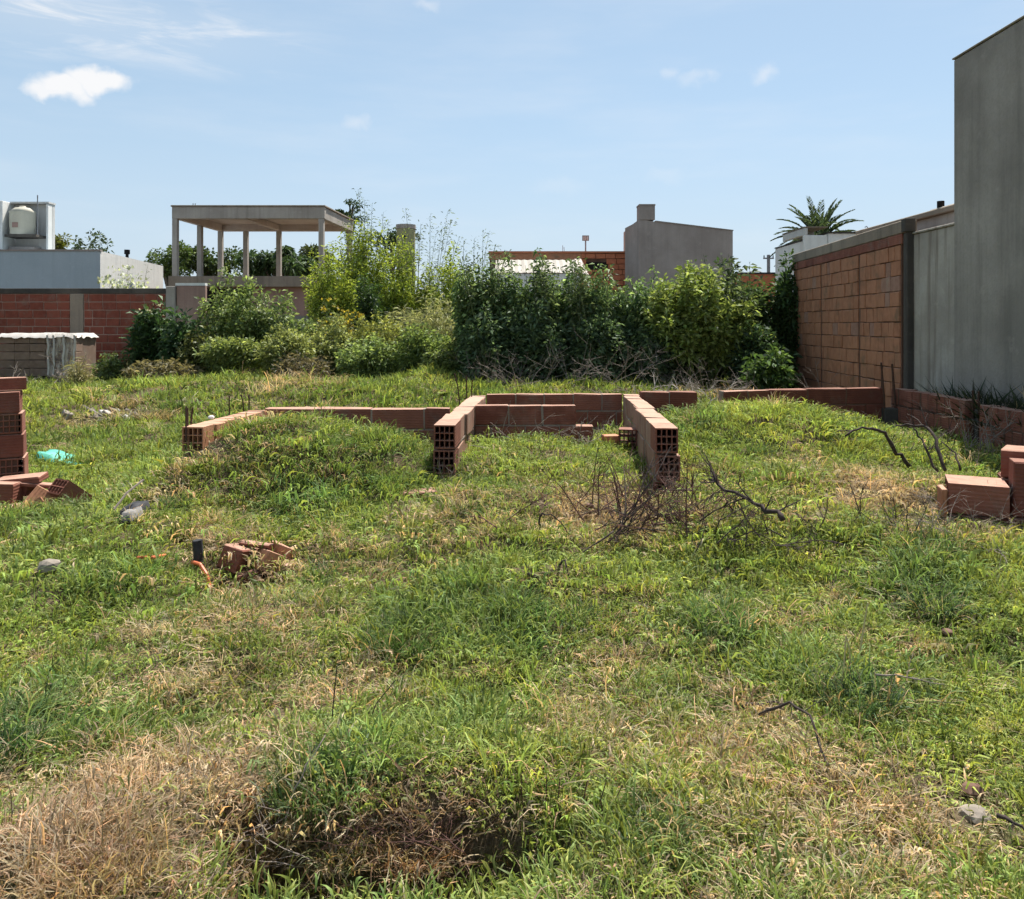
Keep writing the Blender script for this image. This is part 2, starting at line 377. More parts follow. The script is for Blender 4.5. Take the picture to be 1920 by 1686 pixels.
# ------------------------------------------------------------------ clay blocks and block walls
_cache = {}
def block_mesh(L, T, H, m, hollow=False, var=0):
    key = (round(L, 2), round(T, 2), round(H, 2), m, hollow, var)
    if key in _cache: return _cache[key]
    r = random.Random(str(key)); mb = MB()
    if not hollow:
        mb.b2(-L / 2, L / 2, -T / 2, T / 2, 0, H)
        me = bpy.data.meshes.new('brick'); me.from_pydata(mb.v, [], mb.f)
        bm = bmesh.new(); bm.from_mesh(me); bmesh.ops.recalc_face_normals(bm, faces=bm.faces)
        bmesh.ops.bevel(bm, geom=bm.edges[:], offset=.006, segments=1, affect='EDGES')
        for v in bm.verts: v.co += Vector([r.uniform(-1, 1) * .0038 for _ in range(3)])
        bm.to_mesh(me); bm.free()
    else:
        nh, nv = (4, 3) if T > .15 else (3, 3)
        if H < .15: nv = 2
        def cuts(S, n, lo):
            wo, wi = .011, .007; hole = (S - 2 * wo - (n - 1) * wi) / n; c = [lo, lo + wo]
            for i in range(n):
                c.append(c[-1] + hole); c.append(c[-1] + (wi if i < n - 1 else wo))
            return c
        ys = cuts(T, nh, -T / 2); zs = cuts(H, nv, 0)
        bm = bmesh.new(); vv = {}
        def gv(x, i, j):
            k = (x, i, j)
            if k not in vv: vv[k] = bm.verts.new((x * L / 2, ys[i], zs[j]))
            return vv[k]
        for x in (-1, 1):
            for i in range(len(ys) - 1):
                for j in range(len(zs) - 1):
                    if i % 2 == 1 and j % 2 == 1: continue
                    bm.faces.new((gv(x, i, j), gv(x, i + 1, j), gv(x, i + 1, j + 1), gv(x, i, j + 1)))
        for i in range(1, len(ys) - 1, 2):
            for j in range(1, len(zs) - 1, 2):
                q = [(i, j), (i + 1, j), (i + 1, j + 1), (i, j + 1)]
                for a in range(4):
                    c, d = q[a], q[(a + 1) % 4]
                    bm.faces.new((gv(-1, *c), gv(-1, *d), gv(1, *d), gv(1, *c)))
        A, B = len(ys) - 1, len(zs) - 1
        ring = [(i, 0) for i in range(A)] + [(A, j) for j in range(B)] + [(i, B) for i in range(A, 0, -1)] + [(0, j) for j in range(B, 0, -1)]
        for a in range(len(ring)):
            c, d = ring[a], ring[(a + 1) % len(ring)]
            bm.faces.new((gv(-1, *c), gv(-1, *d), gv(1, *d), gv(1, *c)))
        bmesh.ops.recalc_face_normals(bm, faces=bm.faces)
        me = bpy.data.meshes.new('brick'); bm.to_mesh(me); bm.free()
    me.materials.append(M[m]); _cache[key] = me; return me
def brick(parent, loc, L, T, H, m='block', rz=0, hollow=False, tilt=0, rot=None, label=None):
    o = bpy.data.objects.new('brick', block_mesh(L, T, H, m, hollow, random.randrange(3)))
    o.location = loc; o.rotation_euler = rot if rot else (random.gauss(0, .006) + tilt, random.gauss(0, .006), rz + random.gauss(0, .008))
    link(o, parent)
    if label: o['label'] = label
    return o
BH, JT = .187, .014
def block_wall(label, p0, p1, ztop, courses, T=.17, L=.33, m='block', ends=(False, False), skip=None, mortar='mortar',
               Lvar=0, cat='low wall', name='block_wall', group=None, h=BH, slope=0, extra=None):
    """running bond of blocks from p0 to p1; skip(i_course, s) -> True leaves one out; course 0 is the top one"""
    p0 = Vector(p0); p1 = Vector(p1); d = (p1 - p0); W = d.length; rz = math.atan2(d.y, d.x)
    base = ztop - courses * (h + JT)
    root = thing(name, (p0.x, p0.y, base), label, cat, rz, group)
    mo = MB()
    for c in range(courses):
        z = (courses - 1 - c) * (h + JT) + JT
        s = 0; first = True
        k = 0
        while s < W - .02:
            l = L * (1 + random.uniform(-Lvar, Lvar))
            if first and c % 2: l *= .5
            l = min(l, W - s)
            if W - s - l < .05: l = W - s
            end = (first and ends[0]) or (s + l >= W - .01 and ends[1])
            if not (skip and skip(c, s + l / 2)):
                j = random.gauss(0, .005)
                zz = z + slope * (s + l / 2) + random.gauss(0, .003)
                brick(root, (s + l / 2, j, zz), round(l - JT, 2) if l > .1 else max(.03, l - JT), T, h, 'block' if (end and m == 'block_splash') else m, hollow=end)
                mo.b2(s + .004 + (.06 if first and ends[0] else 0), s + l - .004 - (.06 if s + l >= W - .01 and ends[1] else 0), -T / 2 + .003, T / 2 - .003, zz - JT + .001, zz + .002)
                if not first: mo.b2(s - JT * .9, s + JT * .9, -T / 2 + .005, T / 2 - .005, zz + .002, zz + h - .004)
            s += l; first = False; k += 1
    if extra: extra(root, mo)
    mo.build('mortar', M[mortar], root)['kind'] = 'stuff'
    return root
TOP = .72
def WX(px, Y, off=0): return (XW(px, Y) + off, Y)
hw = .085
# left stub wall: runs away from the camera, holed end towards it
block_wall('short block wall at the far left of the foundations, ending in upright rebars', (XW(362, 6.05), 6.05), (XW(484, 7.30), 7.30), TOP, 4, L=.2, m='block_dull', ends=(True, False), Lvar=.15)
block_wall('long low block wall behind the left grass mound', (XW(500, 7.48), 7.48), (XW(845, 7.5), 7.5), TOP, 4, T=.15, L=.5, m='block')
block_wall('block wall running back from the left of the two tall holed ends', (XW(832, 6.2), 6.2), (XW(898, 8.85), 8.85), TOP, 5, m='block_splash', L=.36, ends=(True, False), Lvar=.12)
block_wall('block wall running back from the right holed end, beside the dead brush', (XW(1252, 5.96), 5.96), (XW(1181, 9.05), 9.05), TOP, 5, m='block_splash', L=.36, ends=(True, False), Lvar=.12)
def sk4(c, s): return (c == 0 and s > .98) or (c == 1 and s > 1.05) or (c == 2 and 1.3 < s < 1.42)
block_wall('broken cross wall between the two holed ends, stepped down at its right', (XW(890, 7.72), 7.72), (XW(1200, 7.72), 7.72), TOP + .005, 5, T=.13, L=.33, m='block', skip=sk4)
block_wall('rear block wall closing the middle room, grass behind it', (XW(912, 9.05), 9.05), (XW(1166, 9.1), 9.1), TOP, 4, T=.13, L=.33, m='block')
block_wall('rear block wall with a raised last block, right of the middle room', (XW(1200, 9.1), 9.1), (XW(1305, 9.15), 9.15), TOP + .02, 4, T=.13, L=.33, m='block_red')
def sk5(c, s): return (c == 0 and (s < .2 or s > .84))
block_wall('ruined low stretch of rear wall half buried behind the right mound', (XW(1306, 9.2), 9.2), (XW(1440, 9.3), 9.3), TOP + .02, 4, T=.13, L=.3, m='block', skip=sk5)
block_wall('rear block wall in front of the standing brick wall, up to the rebar post', (XW(1436, 9.35), 9.35), (XW(1652, 9.6), 9.6), TOP + .03, 4, T=.14, L=.5, m='block_red', mortar='mortar_dark')
block_wall('low side wall of narrow blocks, sunlit top, right of the rebar post', (4.69, 9.6), (4.69, 8.02), TOP + .02, 4, T=.16, L=.155, m='block', Lvar=.2, mortar='mortar_dark')
block_wall('low side wall of narrow blocks under the grey building, leaving the frame', (4.69, 7.80), (4.69, 5.3), TOP, 4, T=.16, L=.155, m='block', Lvar=.15, mortar='mortar_dark')
# loose broken blocks in the gap of the cross wall
t = thing('broken_block', (XW(1178, 7.45), 7.45, GH(XW(1178, 7.45), 7.45) - .01), 'dark broken block with open holes leaning on the right inner wall', 'block')
brick(t, (0, 0, 0), .17, .17, .19, 'block_red', rz=R(80), hollow=True)
t = thing('broken_block', (XW(1145, 7.55), 7.55, GH(XW(1145, 7.55), 7.55) - .04), 'red broken block beside the gap of the cross wall', 'block')
brick(t, (0, 0, 0), .15, .13, .16, 'block_or', rz=R(10))

# ------------------------------------------------------------------ standing brick wall at the right
A = Vector((XW(1706, 10.0), 10.0)); B = Vector((XW(1494, 14.9), 14.9)); d = B - A; W = d.length; rz = math.atan2(d.y, d.x)
zt = EYE + 1.34
root = thing('brick_wall', (A.x, A.y, 0), 'tall bare hollow brick wall with a grey beam on top, right of the bushes', 'wall', rz)
z = zt - .30 - .195; c = 0
mo = MB(); cols = [1.52, 3.28]
def panel_edges(): return [0.12, 1.50, 1.58, 3.22, 3.30, W - .05]
pe = panel_edges()
cnt = 0
while z > -.1:
    for (s0, s1) in ((pe[0], pe[1]), (pe[2], pe[3]), (pe[4], pe[5])):
        s = s0
        while s < s1 - .03:
            l = random.choice((.19, .19, .17, .24, .3))
            l = min(l, s1 - s)
            if s1 - s - l < .08: l = s1 - s
            brick(root, (s + l / 2, max(-.006, min(.009, random.gauss(0, .0045))), z + random.gauss(0, .002)), round(l - .008, 2), .15, .188, 'block_dull' if random.random() < .94 else 'block_splash'); cnt += 1
            s += l
    z -= .198
# header course just under the beam
s = .06
while s < W - .1:
    l = .45
    brick(root, (s + l / 2, .004, zt - .295), round(min(l, W - s) - .01, 2), .15, .13, 'block'); s += l; cnt += 1
print('brick wall pieces', cnt)
MB().b2(.10, W - .03, -.058, .056, -.1, zt - .165).build('mortar', M['mortar_dark'], root)['kind'] = 'stuff'
for s in (1.54, 3.26):
    MB().b2(s - .035, s + .035, -.05, .05, -.1, zt - .3).build('joint_channel', M['dark'], root)
MB().b2(-.02, W, -.08, .085, zt - .16, zt).build('top_beam', M['beam'], root, bevel=.008)
MB().b2(-.06, .055, -.03, .06, -.1, zt - .02).build('corner_column', M['dark_concrete'], root, bevel=.01)
MB().b2(-.08, .05, -.04, .09, zt - .158, zt + .02).build('column_head', M['dark_concrete'], root, bevel=.01)
# ivy stains: black joints are the material's own

# rendered wall stretch between brick wall and grey building
root = thing('rendered_wall', (5.18, 9.4, 0), 'lower streaked grey rendered wall between the brick wall and the tall building', 'wall')
zr = ZW(440, 9.7)
MB().b2(-.12, .12, -.42, .58, -.1, ZW(430, 9.4)).build('wall', M['render_pale'], root, bevel=.01)
MB().b2(-.14, .14, -.46, .60, ZW(430, 9.4) + .002, ZW(430, 9.4) + .03).build('coping', M['render_pale'], root, bevel=.006)
root = thing('flat_roof_house', (5.9, 10.6, 0), 'low roof of a house with concrete edge showing above the rendered wall', 'house')
rb = MB(); rb.b2(-.35, 3, -1.4, 1.9, -.1, ZW(411, 10.6)); rb.build('wall', M['concrete'], root)
rb = MB(); rb.b2(-.42, 3, -1.5, 2.0, ZW(411, 10.6) + .002, ZW(400, 10.6)); rb.build('roof_edge', M['beam'], root, bevel=.01)
rb = MB(); rb.b2(-.40, 3, -1.5, -.2, ZW(398, 10.6), ZW(384, 9.8)); rb.build('parapet', M['concrete'], root, bevel=.01)
rb = MB(); rb.tube([(-.36, -.4, ZW(398, 10.6)), (-.36, -.4, ZW(386, 10.2) + .06)], .045, 8); rb.build('vent_pipe', M['dark'], root)

# tall grey building at the right edge
root = thing('tall_building', (5.0, 8.94, 0), 'tall windowless grey rendered building at the right edge, dark stained', 'building')
zt2 = EYE + 3.01
mb = MB(); mb.b2(0, 6, -7.5, 0, -.1, zt2); mb.build('wall', M['render'], root, bevel=.015)
mb = MB(); mb.b2(-.012, .2, -7.5, .012, zt2 + .002, zt2 + .022); mb.build('coping', M['render'], root, bevel=.005)
mb = MB()
for yy in (-2.9,): mb.tube([(-.006, yy, .2), (-.006, yy, zt2 - .1)], .006, 4)
mb.build('render_joint', M['render'], root)

# rebar post between the low walls
def rebar(px, py0, py1, Y, label, lean=0, r=.007, X=None):
    x = XW(px, Y); z0 = ZW(py1, Y); z1 = ZW(py0, Y)
    mb = MB(); mb.tube([(0, 0, -.1), (lean * .4, 0, (z1 - z0) * .5), (lean, 0, z1 - z0)], r, 5)
    o = mb.build('rebar', M['rebar']); o.location = (x, Y, z0); return tag(o, label, 'rebar')
root = thing('rebar_post', (XW(1667, 9.5), 9.5, GH(4.5, 9.5) - .05), 'unfinished corner post of four bent rebars between the low walls', 'post')
MB().box((0, 0, .15), (.17, .15, .4)).build('concrete_stub', M['dark_concrete'], root, bevel=.01)
for (dx, dy, lx, hh) in ((-.07, -.05, -.05, .90), (.06, -.05, -.05, .88), (.085, .05, -.02, .80), (-.06, .06, .0, .86)):
    MB().tube([(dx, dy, .1), (dx + lx * .3, dy, .5), (dx + lx, dy, hh)], .012, 5).build('rebar', M['rebar'], root)
root = thing('rebar_post', (4.66, 7.9, GH(4.6, 7.9) - .05), 'dark rebar post in the gap of the side wall near the right edge', 'post')
MB().box((.04, 0, .2), (.10, .12, .46)).build('concrete_stub', M['dark_concrete'], root, bevel=.01)
for dy in (-.05, .05): MB().tube([(-.02, dy, .1), (-.02, dy, .62)], .01, 5).build('rebar', M['rebar'], root)
G_RB = 'rebars standing in the foundations'
for a in [(349, 762, 802, 6.05, 'leftmost rebar on the holed end of the left stub wall', 0), (352, 765, 802, 6.12, 'thin rebar just right of the leftmost, on the left stub wall', .0),
          (357, 764, 802, 6.2, 'leaning rebar, third on the left stub wall end', .02),
          (430, 742, 768, 7.7, 'short rebar behind the middle of the left stub wall', .0), (458, 740, 768, 7.7, 'leaning rebar, middle of the three behind the left stub wall', -.03),
          (467, 740, 768, 7.75, 'upright rebar, right of the three behind the left stub wall', 0),
          (863, 700, 752, 8.4, 'rebar leaning left behind the left inner wall', -.06), (875, 705, 748, 8.6, 'tall upright rebar behind the left inner wall', 0), (884, 712, 748, 8.7, 'short rebar right of the tall one behind the left inner wall', .01)]:
    rebar(*a)['group'] = G_RB

# ------------------------------------------------------------------ ruined block pillar at the left edge + rubble
gz = float(GH(-4.3, 6.7)) - .05
PR = R(27); root = thing('block_pillar', (XW(46, 6.7) - .50 * math.cos(PR), 6.72 - .50 * math.sin(PR), gz), 'ruined block pillar at the left edge with holed blocks showing', 'pillar', PR)
zs = [ZW(y, 6.7) - gz for y in (895, 852, 808, 770, 731)]
offs = [.0, -.005, -.02, -.035]; 
for i in range(4):
    hh = zs[i + 1] - zs[i] - .01
    if i % 2 == 0:
        for k in range(3): brick(root, (.50 + offs[i] - .085 - k * .19, 0, zs[i]), .33, .18, round(hh, 3), 'block', rz=R(90), hollow=True)
    else:
        for k in range(2): brick(root, (.50 + offs[i] - .165 - k * .335, 0, zs[i]), .33, .33, round(hh, 3), 'block_red')
for k in range(3): brick(root, (.50 - .085 - .05 - k * .19, .02, 0), .33, .18, round(zs[0] - .01, 3), 'block_dull', rz=R(90))
MB().b2(-.15, .46, -.15, .15, .0, zs[4] - .02).build('mortar', M['mortar_dark'], root)['kind'] = 'stuff'
brick(root, (.35, .05, zs[4] + .003), .30, .17, .10, 'block', rz=R(6), label='loose thin block on top of the pillar')

def loose(label, px, py, Y, L, T, H, m, rot, hollow=False, group='broken clay blocks lying by the left pillar', dz=0):
    o = bpy.data.objects.new('clay_block', block_mesh(L, T, H, m, hollow, 0)); link(o)
    o.location = P(px, py, Y); o.location.z += dz; o.rotation_euler = rot
    return tag(o, label, 'block', group)
loose('holed clay block tipped on its corner in the grass, right of the rubble', 128, 945, 6.3, .33, .19, .13, 'block', (R(0), R(40), R(58)), True, dz=.0)
loose('flat clay block on top of the rubble heap', 40, 905, 6.35, .34, .2, .05, 'block', (R(3), R(-4), R(10)))
loose('upright block at the very left edge of the rubble heap', 8, 952, 6.2, .2, .17, .2, 'block', (0, R(3), R(5)))
loose('broken block under the flat one in the rubble heap', 42, 925, 6.35, .2, .15, .08, 'block_red', (0, R(5), R(-12)))
loose('narrow clay shard sticking out flat towards the tipped block', 60, 912, 6.3, .3, .1, .03, 'block', (0, R(8), R(14)))
loose('jagged clay shard leaning at the front of the rubble', 60, 955, 6.15, .17, .03, .17, 'block_dull', (R(-30), R(35), R(15)))
loose('small clay shard lying at the foot of the rubble', 32, 955, 6.1, .13, .12, .03, 'block', (R(8), 0, R(20)))
loose('small clay shard between the rubble and the tipped block', 80, 962, 6.1, .1, .02, .12, 'block_dull', (R(-20), R(-30), R(30)))

# ------------------------------------------------------------------ block pile near right edge
gz = float(GH(3, 5)) - .04
root = thing('block_pile', (XW(1768, 5.0), 5.0, gz), 'small stacked pile of clay blocks at the right edge behind dead twigs', 'block pile', R(-24))
Hh = ZW(905, 5.0) - gz
h1 = Hh - .19
brick(root, (.20, .17, h1), .33, .34, .188, 'block', rz=R(-1), hollow=True, label='front block with chipped top')
brick(root, (.20, .17, h1 - .195), .34, .33, .188, 'block_red', rz=R(2))
brick(root, (.535, .09, h1 - .19), .32, .19, .188, 'block_red', rz=R(-2))
brick(root, (.54, .12, h1 + .004), .31, .18, round(ZW(857, 5.05) - gz - h1 - .004, 3), 'block_red', rz=R(1))
h2 = ZW(838, 5.1) - gz
brick(root, (.545, .47, h1 - .19), .33, .30, .37, 'block_red', rz=R(0))
brick(root, (.50, .46, h1 + .188), .22, .28, .184, 'block', rz=R(-14), label='lit block turned askew at the back of the pile')
brick(root, (.0, .07, h1 - .1), .035, .17, .25, 'block_dull', rz=R(4), label='thin broken slab at the left end')

# ------------------------------------------------------------------ left rear boundary wall (dark red bricks, concrete columns)
YB = 19.2
def xb(px): return XW(px, YB)
root = thing('boundary_wall', (xb(0), YB, 0), 'dark red brick boundary wall with grey concrete columns at the back left', 'wall')
X0 = xb(0); zt = ZW(541, YB); zbt = ZW(551, YB)
mo = MB(); cnt = 0
panels = [(-1.7, xb(134) - X0), (xb(160) - X0, xb(313) - X0)]
z = zbt - .19
k = 0
while z > -.1:
    for (s0, s1) in panels:
        s = s0 - (random.uniform(.05, .3)); 
        while s < s1 - .03:
            a, b_ = max(s, s0), min(s + .335, s1)
            if b_ - a > .05:
                brick(root, ((a + b_) / 2, random.gauss(0, .004), z), round(b_ - a - .018, 2), .13, .176, 'block_bound'); cnt += 1
            s += .335
    z -= .198; k += 1
print('boundary bricks', cnt)
mo.b2(-1.7, xb(313) - X0, -.054, .06, -.1, zbt - .002); mo.build('mortar', M['mortar_pale'], root)['kind'] = 'stuff'
MB().b2(xb(134) - X0 + .01, xb(160) - X0 - .01, -.085, .08, -.1, zbt).build('column', M['beam'], root, bevel=.01)
MB().b2(xb(314) - X0, xb(331) - X0, -.1, .1, -.1, zt + .05).build('column', M['concrete'], root, bevel=.01)
MB().b2(-1.8, xb(313) - X0, -.075, .08, zbt + .002, zt).build('top_beam', M['dark_concrete'], root, bevel=.01)
root = thing('plastered_wall', (xb(332), YB + .02, 0), 'pinkish plastered stretch of wall right of the dark brick boundary wall', 'wall')
MB().b2(0, xb(386) - xb(332), -.06, .06, -.1, ZW(536, YB)).build('wall', M['pink'], root, bevel=.01)
MB().b2(-.02, xb(386) - xb(332), -.07, .08, ZW(536, YB) + .002, ZW(531, YB)).build('coping', M['white'], root)
root = thing('back_wall', (xb(388), YB + .6, 0), 'dull rendered back wall glimpsed behind the bushes', 'wall')
MB().b2(0, 14, -.08, .08, -.1, 1.75).build('wall', M['gable'], root)

# pale blue house behind it
YH = 24.0
root = thing('blue_house', (XW(188, YH), YH, 0), 'pale blue flat roofed house behind the dark red boundary wall', 'house')
x1 = XW(188, YH); zt = ZW(471, YH)
x2, y2 = XW(306, 30.), 30.
vs = [(-7, 0), (0, 0), (x2 - x1, y2 - YH), (x2 - x1 - 8, y2 - YH)]
mb = MB(); mb.add([(x, y, -.1) for x, y in vs] + [(x, y, zt) for x, y in vs], [(0, 1, 5, 4), (4, 5, 6, 7), (3, 0, 4, 7), (2, 3, 7, 6)]); mb.build('front_wall', M['blue_wall_shaded'], root)
mb = MB(); d = .012
mb.add([(0, 0, -.1), (x2 - x1, y2 - YH, -.1), (x2 - x1, y2 - YH, zt), (0, 0, zt), (-.1, .1, -.1), (x2 - x1 - .1, y2 - YH, -.1), (x2 - x1 - .1, y2 - YH, zt), (-.1, .1, zt)],
       [(0, 1, 2, 3), (4, 7, 6, 5), (3, 2, 6, 7), (1, 5, 6, 2)]); mb.build('side_wall', M['pale_wall'], root)
mb = MB(); mb.b2(-7, .02, -.03, .1, zt + .002, zt + .05); mb.build('coping', M['gable'], root)
mb = MB(); mb.tube([(XW(241, 27) - x1, 2.9, zt - .1), (XW(241, 27) - x1, 2.9, zt + .17)], .05, 8).tube([(XW(241, 27) - x1, 2.9, zt + .17), (XW(241, 27) - x1, 2.9, zt + .32)], .09, 8)
mb.build('chimney_cowl', M['dark'], root)
# tank tower
YT = 26.0
root = thing('tank_tower', (XW(40, YT), YT, 0), 'white rooftop tank niche above the pale blue house, far left', 'tower')
zb = ZW(475, YT); zt2 = ZW(379, YT)
l, r_ = XW(8, YT) - XW(40, YT), XW(80, YT) - XW(40, YT)
MB().b2(l, r_, .55, .7, zb - .5, zt2).build('back_wall', M['pale_wall'], root)
MB().b2(l - .9, l, -.1, .7, zb - .5, zt2 + .03).build('side_wall', M['white'], root, bevel=.01)
MB().b2(r_ - .07, r_, .3, .546, zb - .5, zt2 - .02).build('side_wall', M['white'], root, bevel=.01)
MB().b2(l + .002, r_ + .02, .3, .72, zt2 + .002, zt2 + .06).build('top_slab', M['pale_wall'], root)
MB().b2(l + .1, XW(72, YT) - XW(40, YT), -.15, .5, ZW(445, YT), ZW(440, YT)).build('shelf', M['dark_concrete'], root)
MB().b2(l + .08, XW(60, YT) - XW(40, YT), .1, .5, zb, ZW(462, YT)).build('base_block', M['gable'], root)
root2 = thing('water_tank', (XW(37, YT), YT + .15, ZW(440, YT) + .005), 'beige plastic water tank on the rooftop shelf, far left', 'water tank')
mb = MB(); R_ = .40; hT = ZW(397, YT) - ZW(440, YT)
prof = [(R_ * .97, 0), (R_ * .97, hT * .3), (R_ * 1.0, hT * .32), (R_ * 1.0, hT * .95), (R_ * 1.04, hT), (R_ * .6, hT + .13), (R_ * .25, hT + .16), (R_ * .25, hT + .2), (.01, hT + .21)]
n = 20; vs = [(r * math.cos(2 * math.pi * k / n), r * math.sin(2 * math.pi * k / n) * .8, z) for r, z in prof for k in range(n)]
fs = [(i * n + k, i * n + (k + 1) % n, (i + 1) * n + (k + 1) % n, (i + 1) * n + k) for i in range(len(prof) - 1) for k in range(n)]
mb.add(vs, fs); mb.build('tank_body', M['tank'], root2, smooth=True)
MB().b2(-.14, .05, -.335, -.325, hT * .28, hT * .5).build('panel', M['pink'], root2)
mb = MB(); mb.tube([(0, 0, 0), (0, 0, ZW(365, 25.8) - ZW(440, 25.8))], .018, 5); o = mb.build('antenna_mast', M['metal']); o.location = (XW(67, 25.8), 25.9, ZW(440, 25.8)); tag(o, 'thin mast rising in front of the white tank niche', 'mast')

# ------------------------------------------------------------------ open concrete frame
YF = 28.0
root = thing('concrete_frame', (XW(322, YF), YF, 0), 'unfinished concrete frame with open upper storey and flat slab roof', 'building')
dirv = Vector((95 / F, 1)).normalized(); dep = 3.9
Wf = XW(603, YF) - XW(322, YF)
def fp(s, t_): return Vector((s + dirv.x * t_ * 1.0, t_))    # local plan
def fbox(mb, s0, s1, t0, t1, z0, z1):
    q = [fp(s0, t0), fp(s1, t0), fp(s1, t1), fp(s0, t1)]
    mb.add([(p.x, p.y, z0) for p in q] + [(p.x, p.y, z1) for p in q], [(0, 1, 5, 4), (1, 2, 6, 5), (2, 3, 7, 6), (3, 0, 4, 7), (4, 5, 6, 7), (0, 3, 2, 1)])
    return mb
ztop = ZW(388, YF); zbm = ZW(410, YF); zfl = ZW(518, YF); zf0 = ZW(538, YF)
fbox(MB(), 0, Wf + .1, 0, .2, zbm, ztop).build('front_beam', M['concrete'], root, bevel=.012)
fbox(MB(), Wf - .12, Wf + .08, .203, dep, zbm, ztop - .003).build('side_beam', M['concrete'], root, bevel=.012)
fbox(MB(), 0, .2, .203, dep, zbm, ztop - .003).build('side_beam', M['soffit'], root, bevel=.012)
fbox(MB(), .203, Wf - .123, dep - .22, dep, zbm - .0, ztop - .003).build('rear_beam', M['soffit'], root, bevel=.012)
fbox(MB(), 2.32, 2.5, .203, dep - .223, zbm + .03, ztop - .16).build('middle_beam', M['soffit'], root, bevel=.012)
fbox(MB(), -.03, Wf + .13, -.03, dep + .05, ztop + .003, ztop + .06).build('roof_slab', M['beam'], root, bevel=.01)
fbox(MB(), .203, Wf - .123, .203, dep - .223, ztop - .15, ztop - .0).build('ceiling_slab', M['soffit'], root)
for (s, t_) in ((0.0, 0.0), (0, 1.9), (0, dep - .2), (2.35, dep - .2), (Wf - .12, 0), (Wf - .12, dep - .2), (1.02, dep - .2)):
    fbox(MB(), s + .004, s + .18, t_ + .004, t_ + .18, zfl + .002, zbm - .002).build('column', M['concrete'], root, bevel=.01)
fbox(MB(), -.1, Wf + .1, -.05, dep + .1, zf0, zfl).build('floor_slab', M['beam'], root, bevel=.01)
fbox(MB(), 0.1, Wf - .1, .3, dep, -.1, zf0 - .003).build('lower_wall', M['pink'], root)
MB().b2(XW(355, YF) - XW(322, YF), XW(460, YF) - XW(322, YF), .26, .29, zf0 - .9, zf0 - .05).build('opening', M['dark'], root)
for px in (362, 366):
    mb = MB(); mb.tube([(XW(px, YF + 1.9) - XW(322, YF), 1.9, ztop + .05), (XW(px, YF + 1.9) - XW(322, YF), 1.9, ztop + .42)], .014, 4); mb.build('rebar', M['rebar'], root)

# ------------------------------------------------------------------ small tower behind the bright green tree
YC = 30.0
root = thing('tank_stand', (XW(761, YC), YC, 0), 'round greenish masonry tower rising behind the bright green tree', 'tower')
mb = MB(); mb.tube([(0, 0, 0), (0, 0, ZW(430, YC))], .36, 18); mb.build('shaft', M['paint_green'], root)
mb = MB(); mb.tube([(0, 0, ZW(430, YC) + .003), (0, 0, ZW(422, YC))], .38, 18); mb.build('rim', M['concrete'], root)
mb = MB(); mb.tube([(0, -.33, ZW(447, YC)), (0, -.38, ZW(447, YC))], .07, 8); mb.build('hole', M['dark'], root)

# red brick building, centre right, with white sheet roof in front
YR = 30.0
root = thing('red_brick_house', (XW(1050, YR), YR, 0), 'low orange brick house left of the grey gable, dark window under its roof edge', 'house')
xo = XW(1050, YR); zt = ZW(475, YR)
mo = MB(); mo.b2(XW(918, YR) - xo, XW(1188, YR) - xo, .02, 4, 0, zt - .02); mo.build('mortar', M['mortar_dark'], root)['kind'] = 'stuff'
z = zt - .20; cnt = 0
while z > zt - 1.45:
    s = XW(1090, YR) - xo - random.uniform(0, .4)
    e = XW(1186, YR) - xo
    while s < e:
        a, b_ = s, min(s + .38, e)
        wx0, wx1 = XW(1096, YR) - xo, XW(1138, YR) - xo
        inwin = (z < ZW(490, YR) - .05 and z > ZW(512, YR) and (a + b_) / 2 > wx0 - .05 and (a + b_) / 2 < wx1 + .05)
        if b_ - a > .06 and not inwin: brick(root, ((a + b_) / 2, 0, z), round(b_ - a - .02, 2), .09, .185, 'block_or'); cnt += 1
        s += .38
    z -= .205
MB().b2(XW(1096, YR) - xo, XW(1138, YR) - xo, -.02, .016, ZW(512, YR), ZW(492, YR)).build('window', M['dark'], root)
MB().b2(XW(916, YR) - xo, XW(1188, YR) - xo, -.1, 4, zt + .003, zt + .07).build('roof_edge', M['block_or'], root)
MB().b2(XW(917, YR) - xo, XW(1090, YR) - xo, -.06, .017, ZW(487, YR), zt).build('fascia', M['block_dull'], root)
root = thing('white_sheet_roof', (XW(1005, 27), 27., 0), 'pale sheet roof sloping behind the tall dark bushes, below the orange brick house', 'roof')
mb = MB(); l, r_ = XW(928, 27) - XW(1005, 27), XW(1090, 27) - XW(1005, 27)
n = 26
vs = []; 
for i in range(n + 1):
    x = l + (r_ - l) * i / n; zz = .02 * (i % 2)
    vs += [(x, 0, ZW(512, 27) + zz), (x, 1.5, ZW(488, 28.5) + zz)]
mb.add(vs, [(2 * i, 2 * i + 2, 2 * i + 3, 2 * i + 1) for i in range(n)]); mb.build('roof_sheet', M['sheet_roof'], root)
MB().b2(l, r_, .05, 1.4, 0, ZW(513, 27)).build('wall', M['white'], root)
mb = MB(); mb.add([(r_ - .02, -.03, ZW(515, 27)), (r_ + .25, -.03, ZW(515, 27)), (r_ + .12, 1.5, ZW(487, 28.5) + .03), (r_ - .12, 1.5, ZW(487, 28.5) + .03)], [(0, 1, 2, 3)]); mb.build('edge_tile', M['soffit'], root)

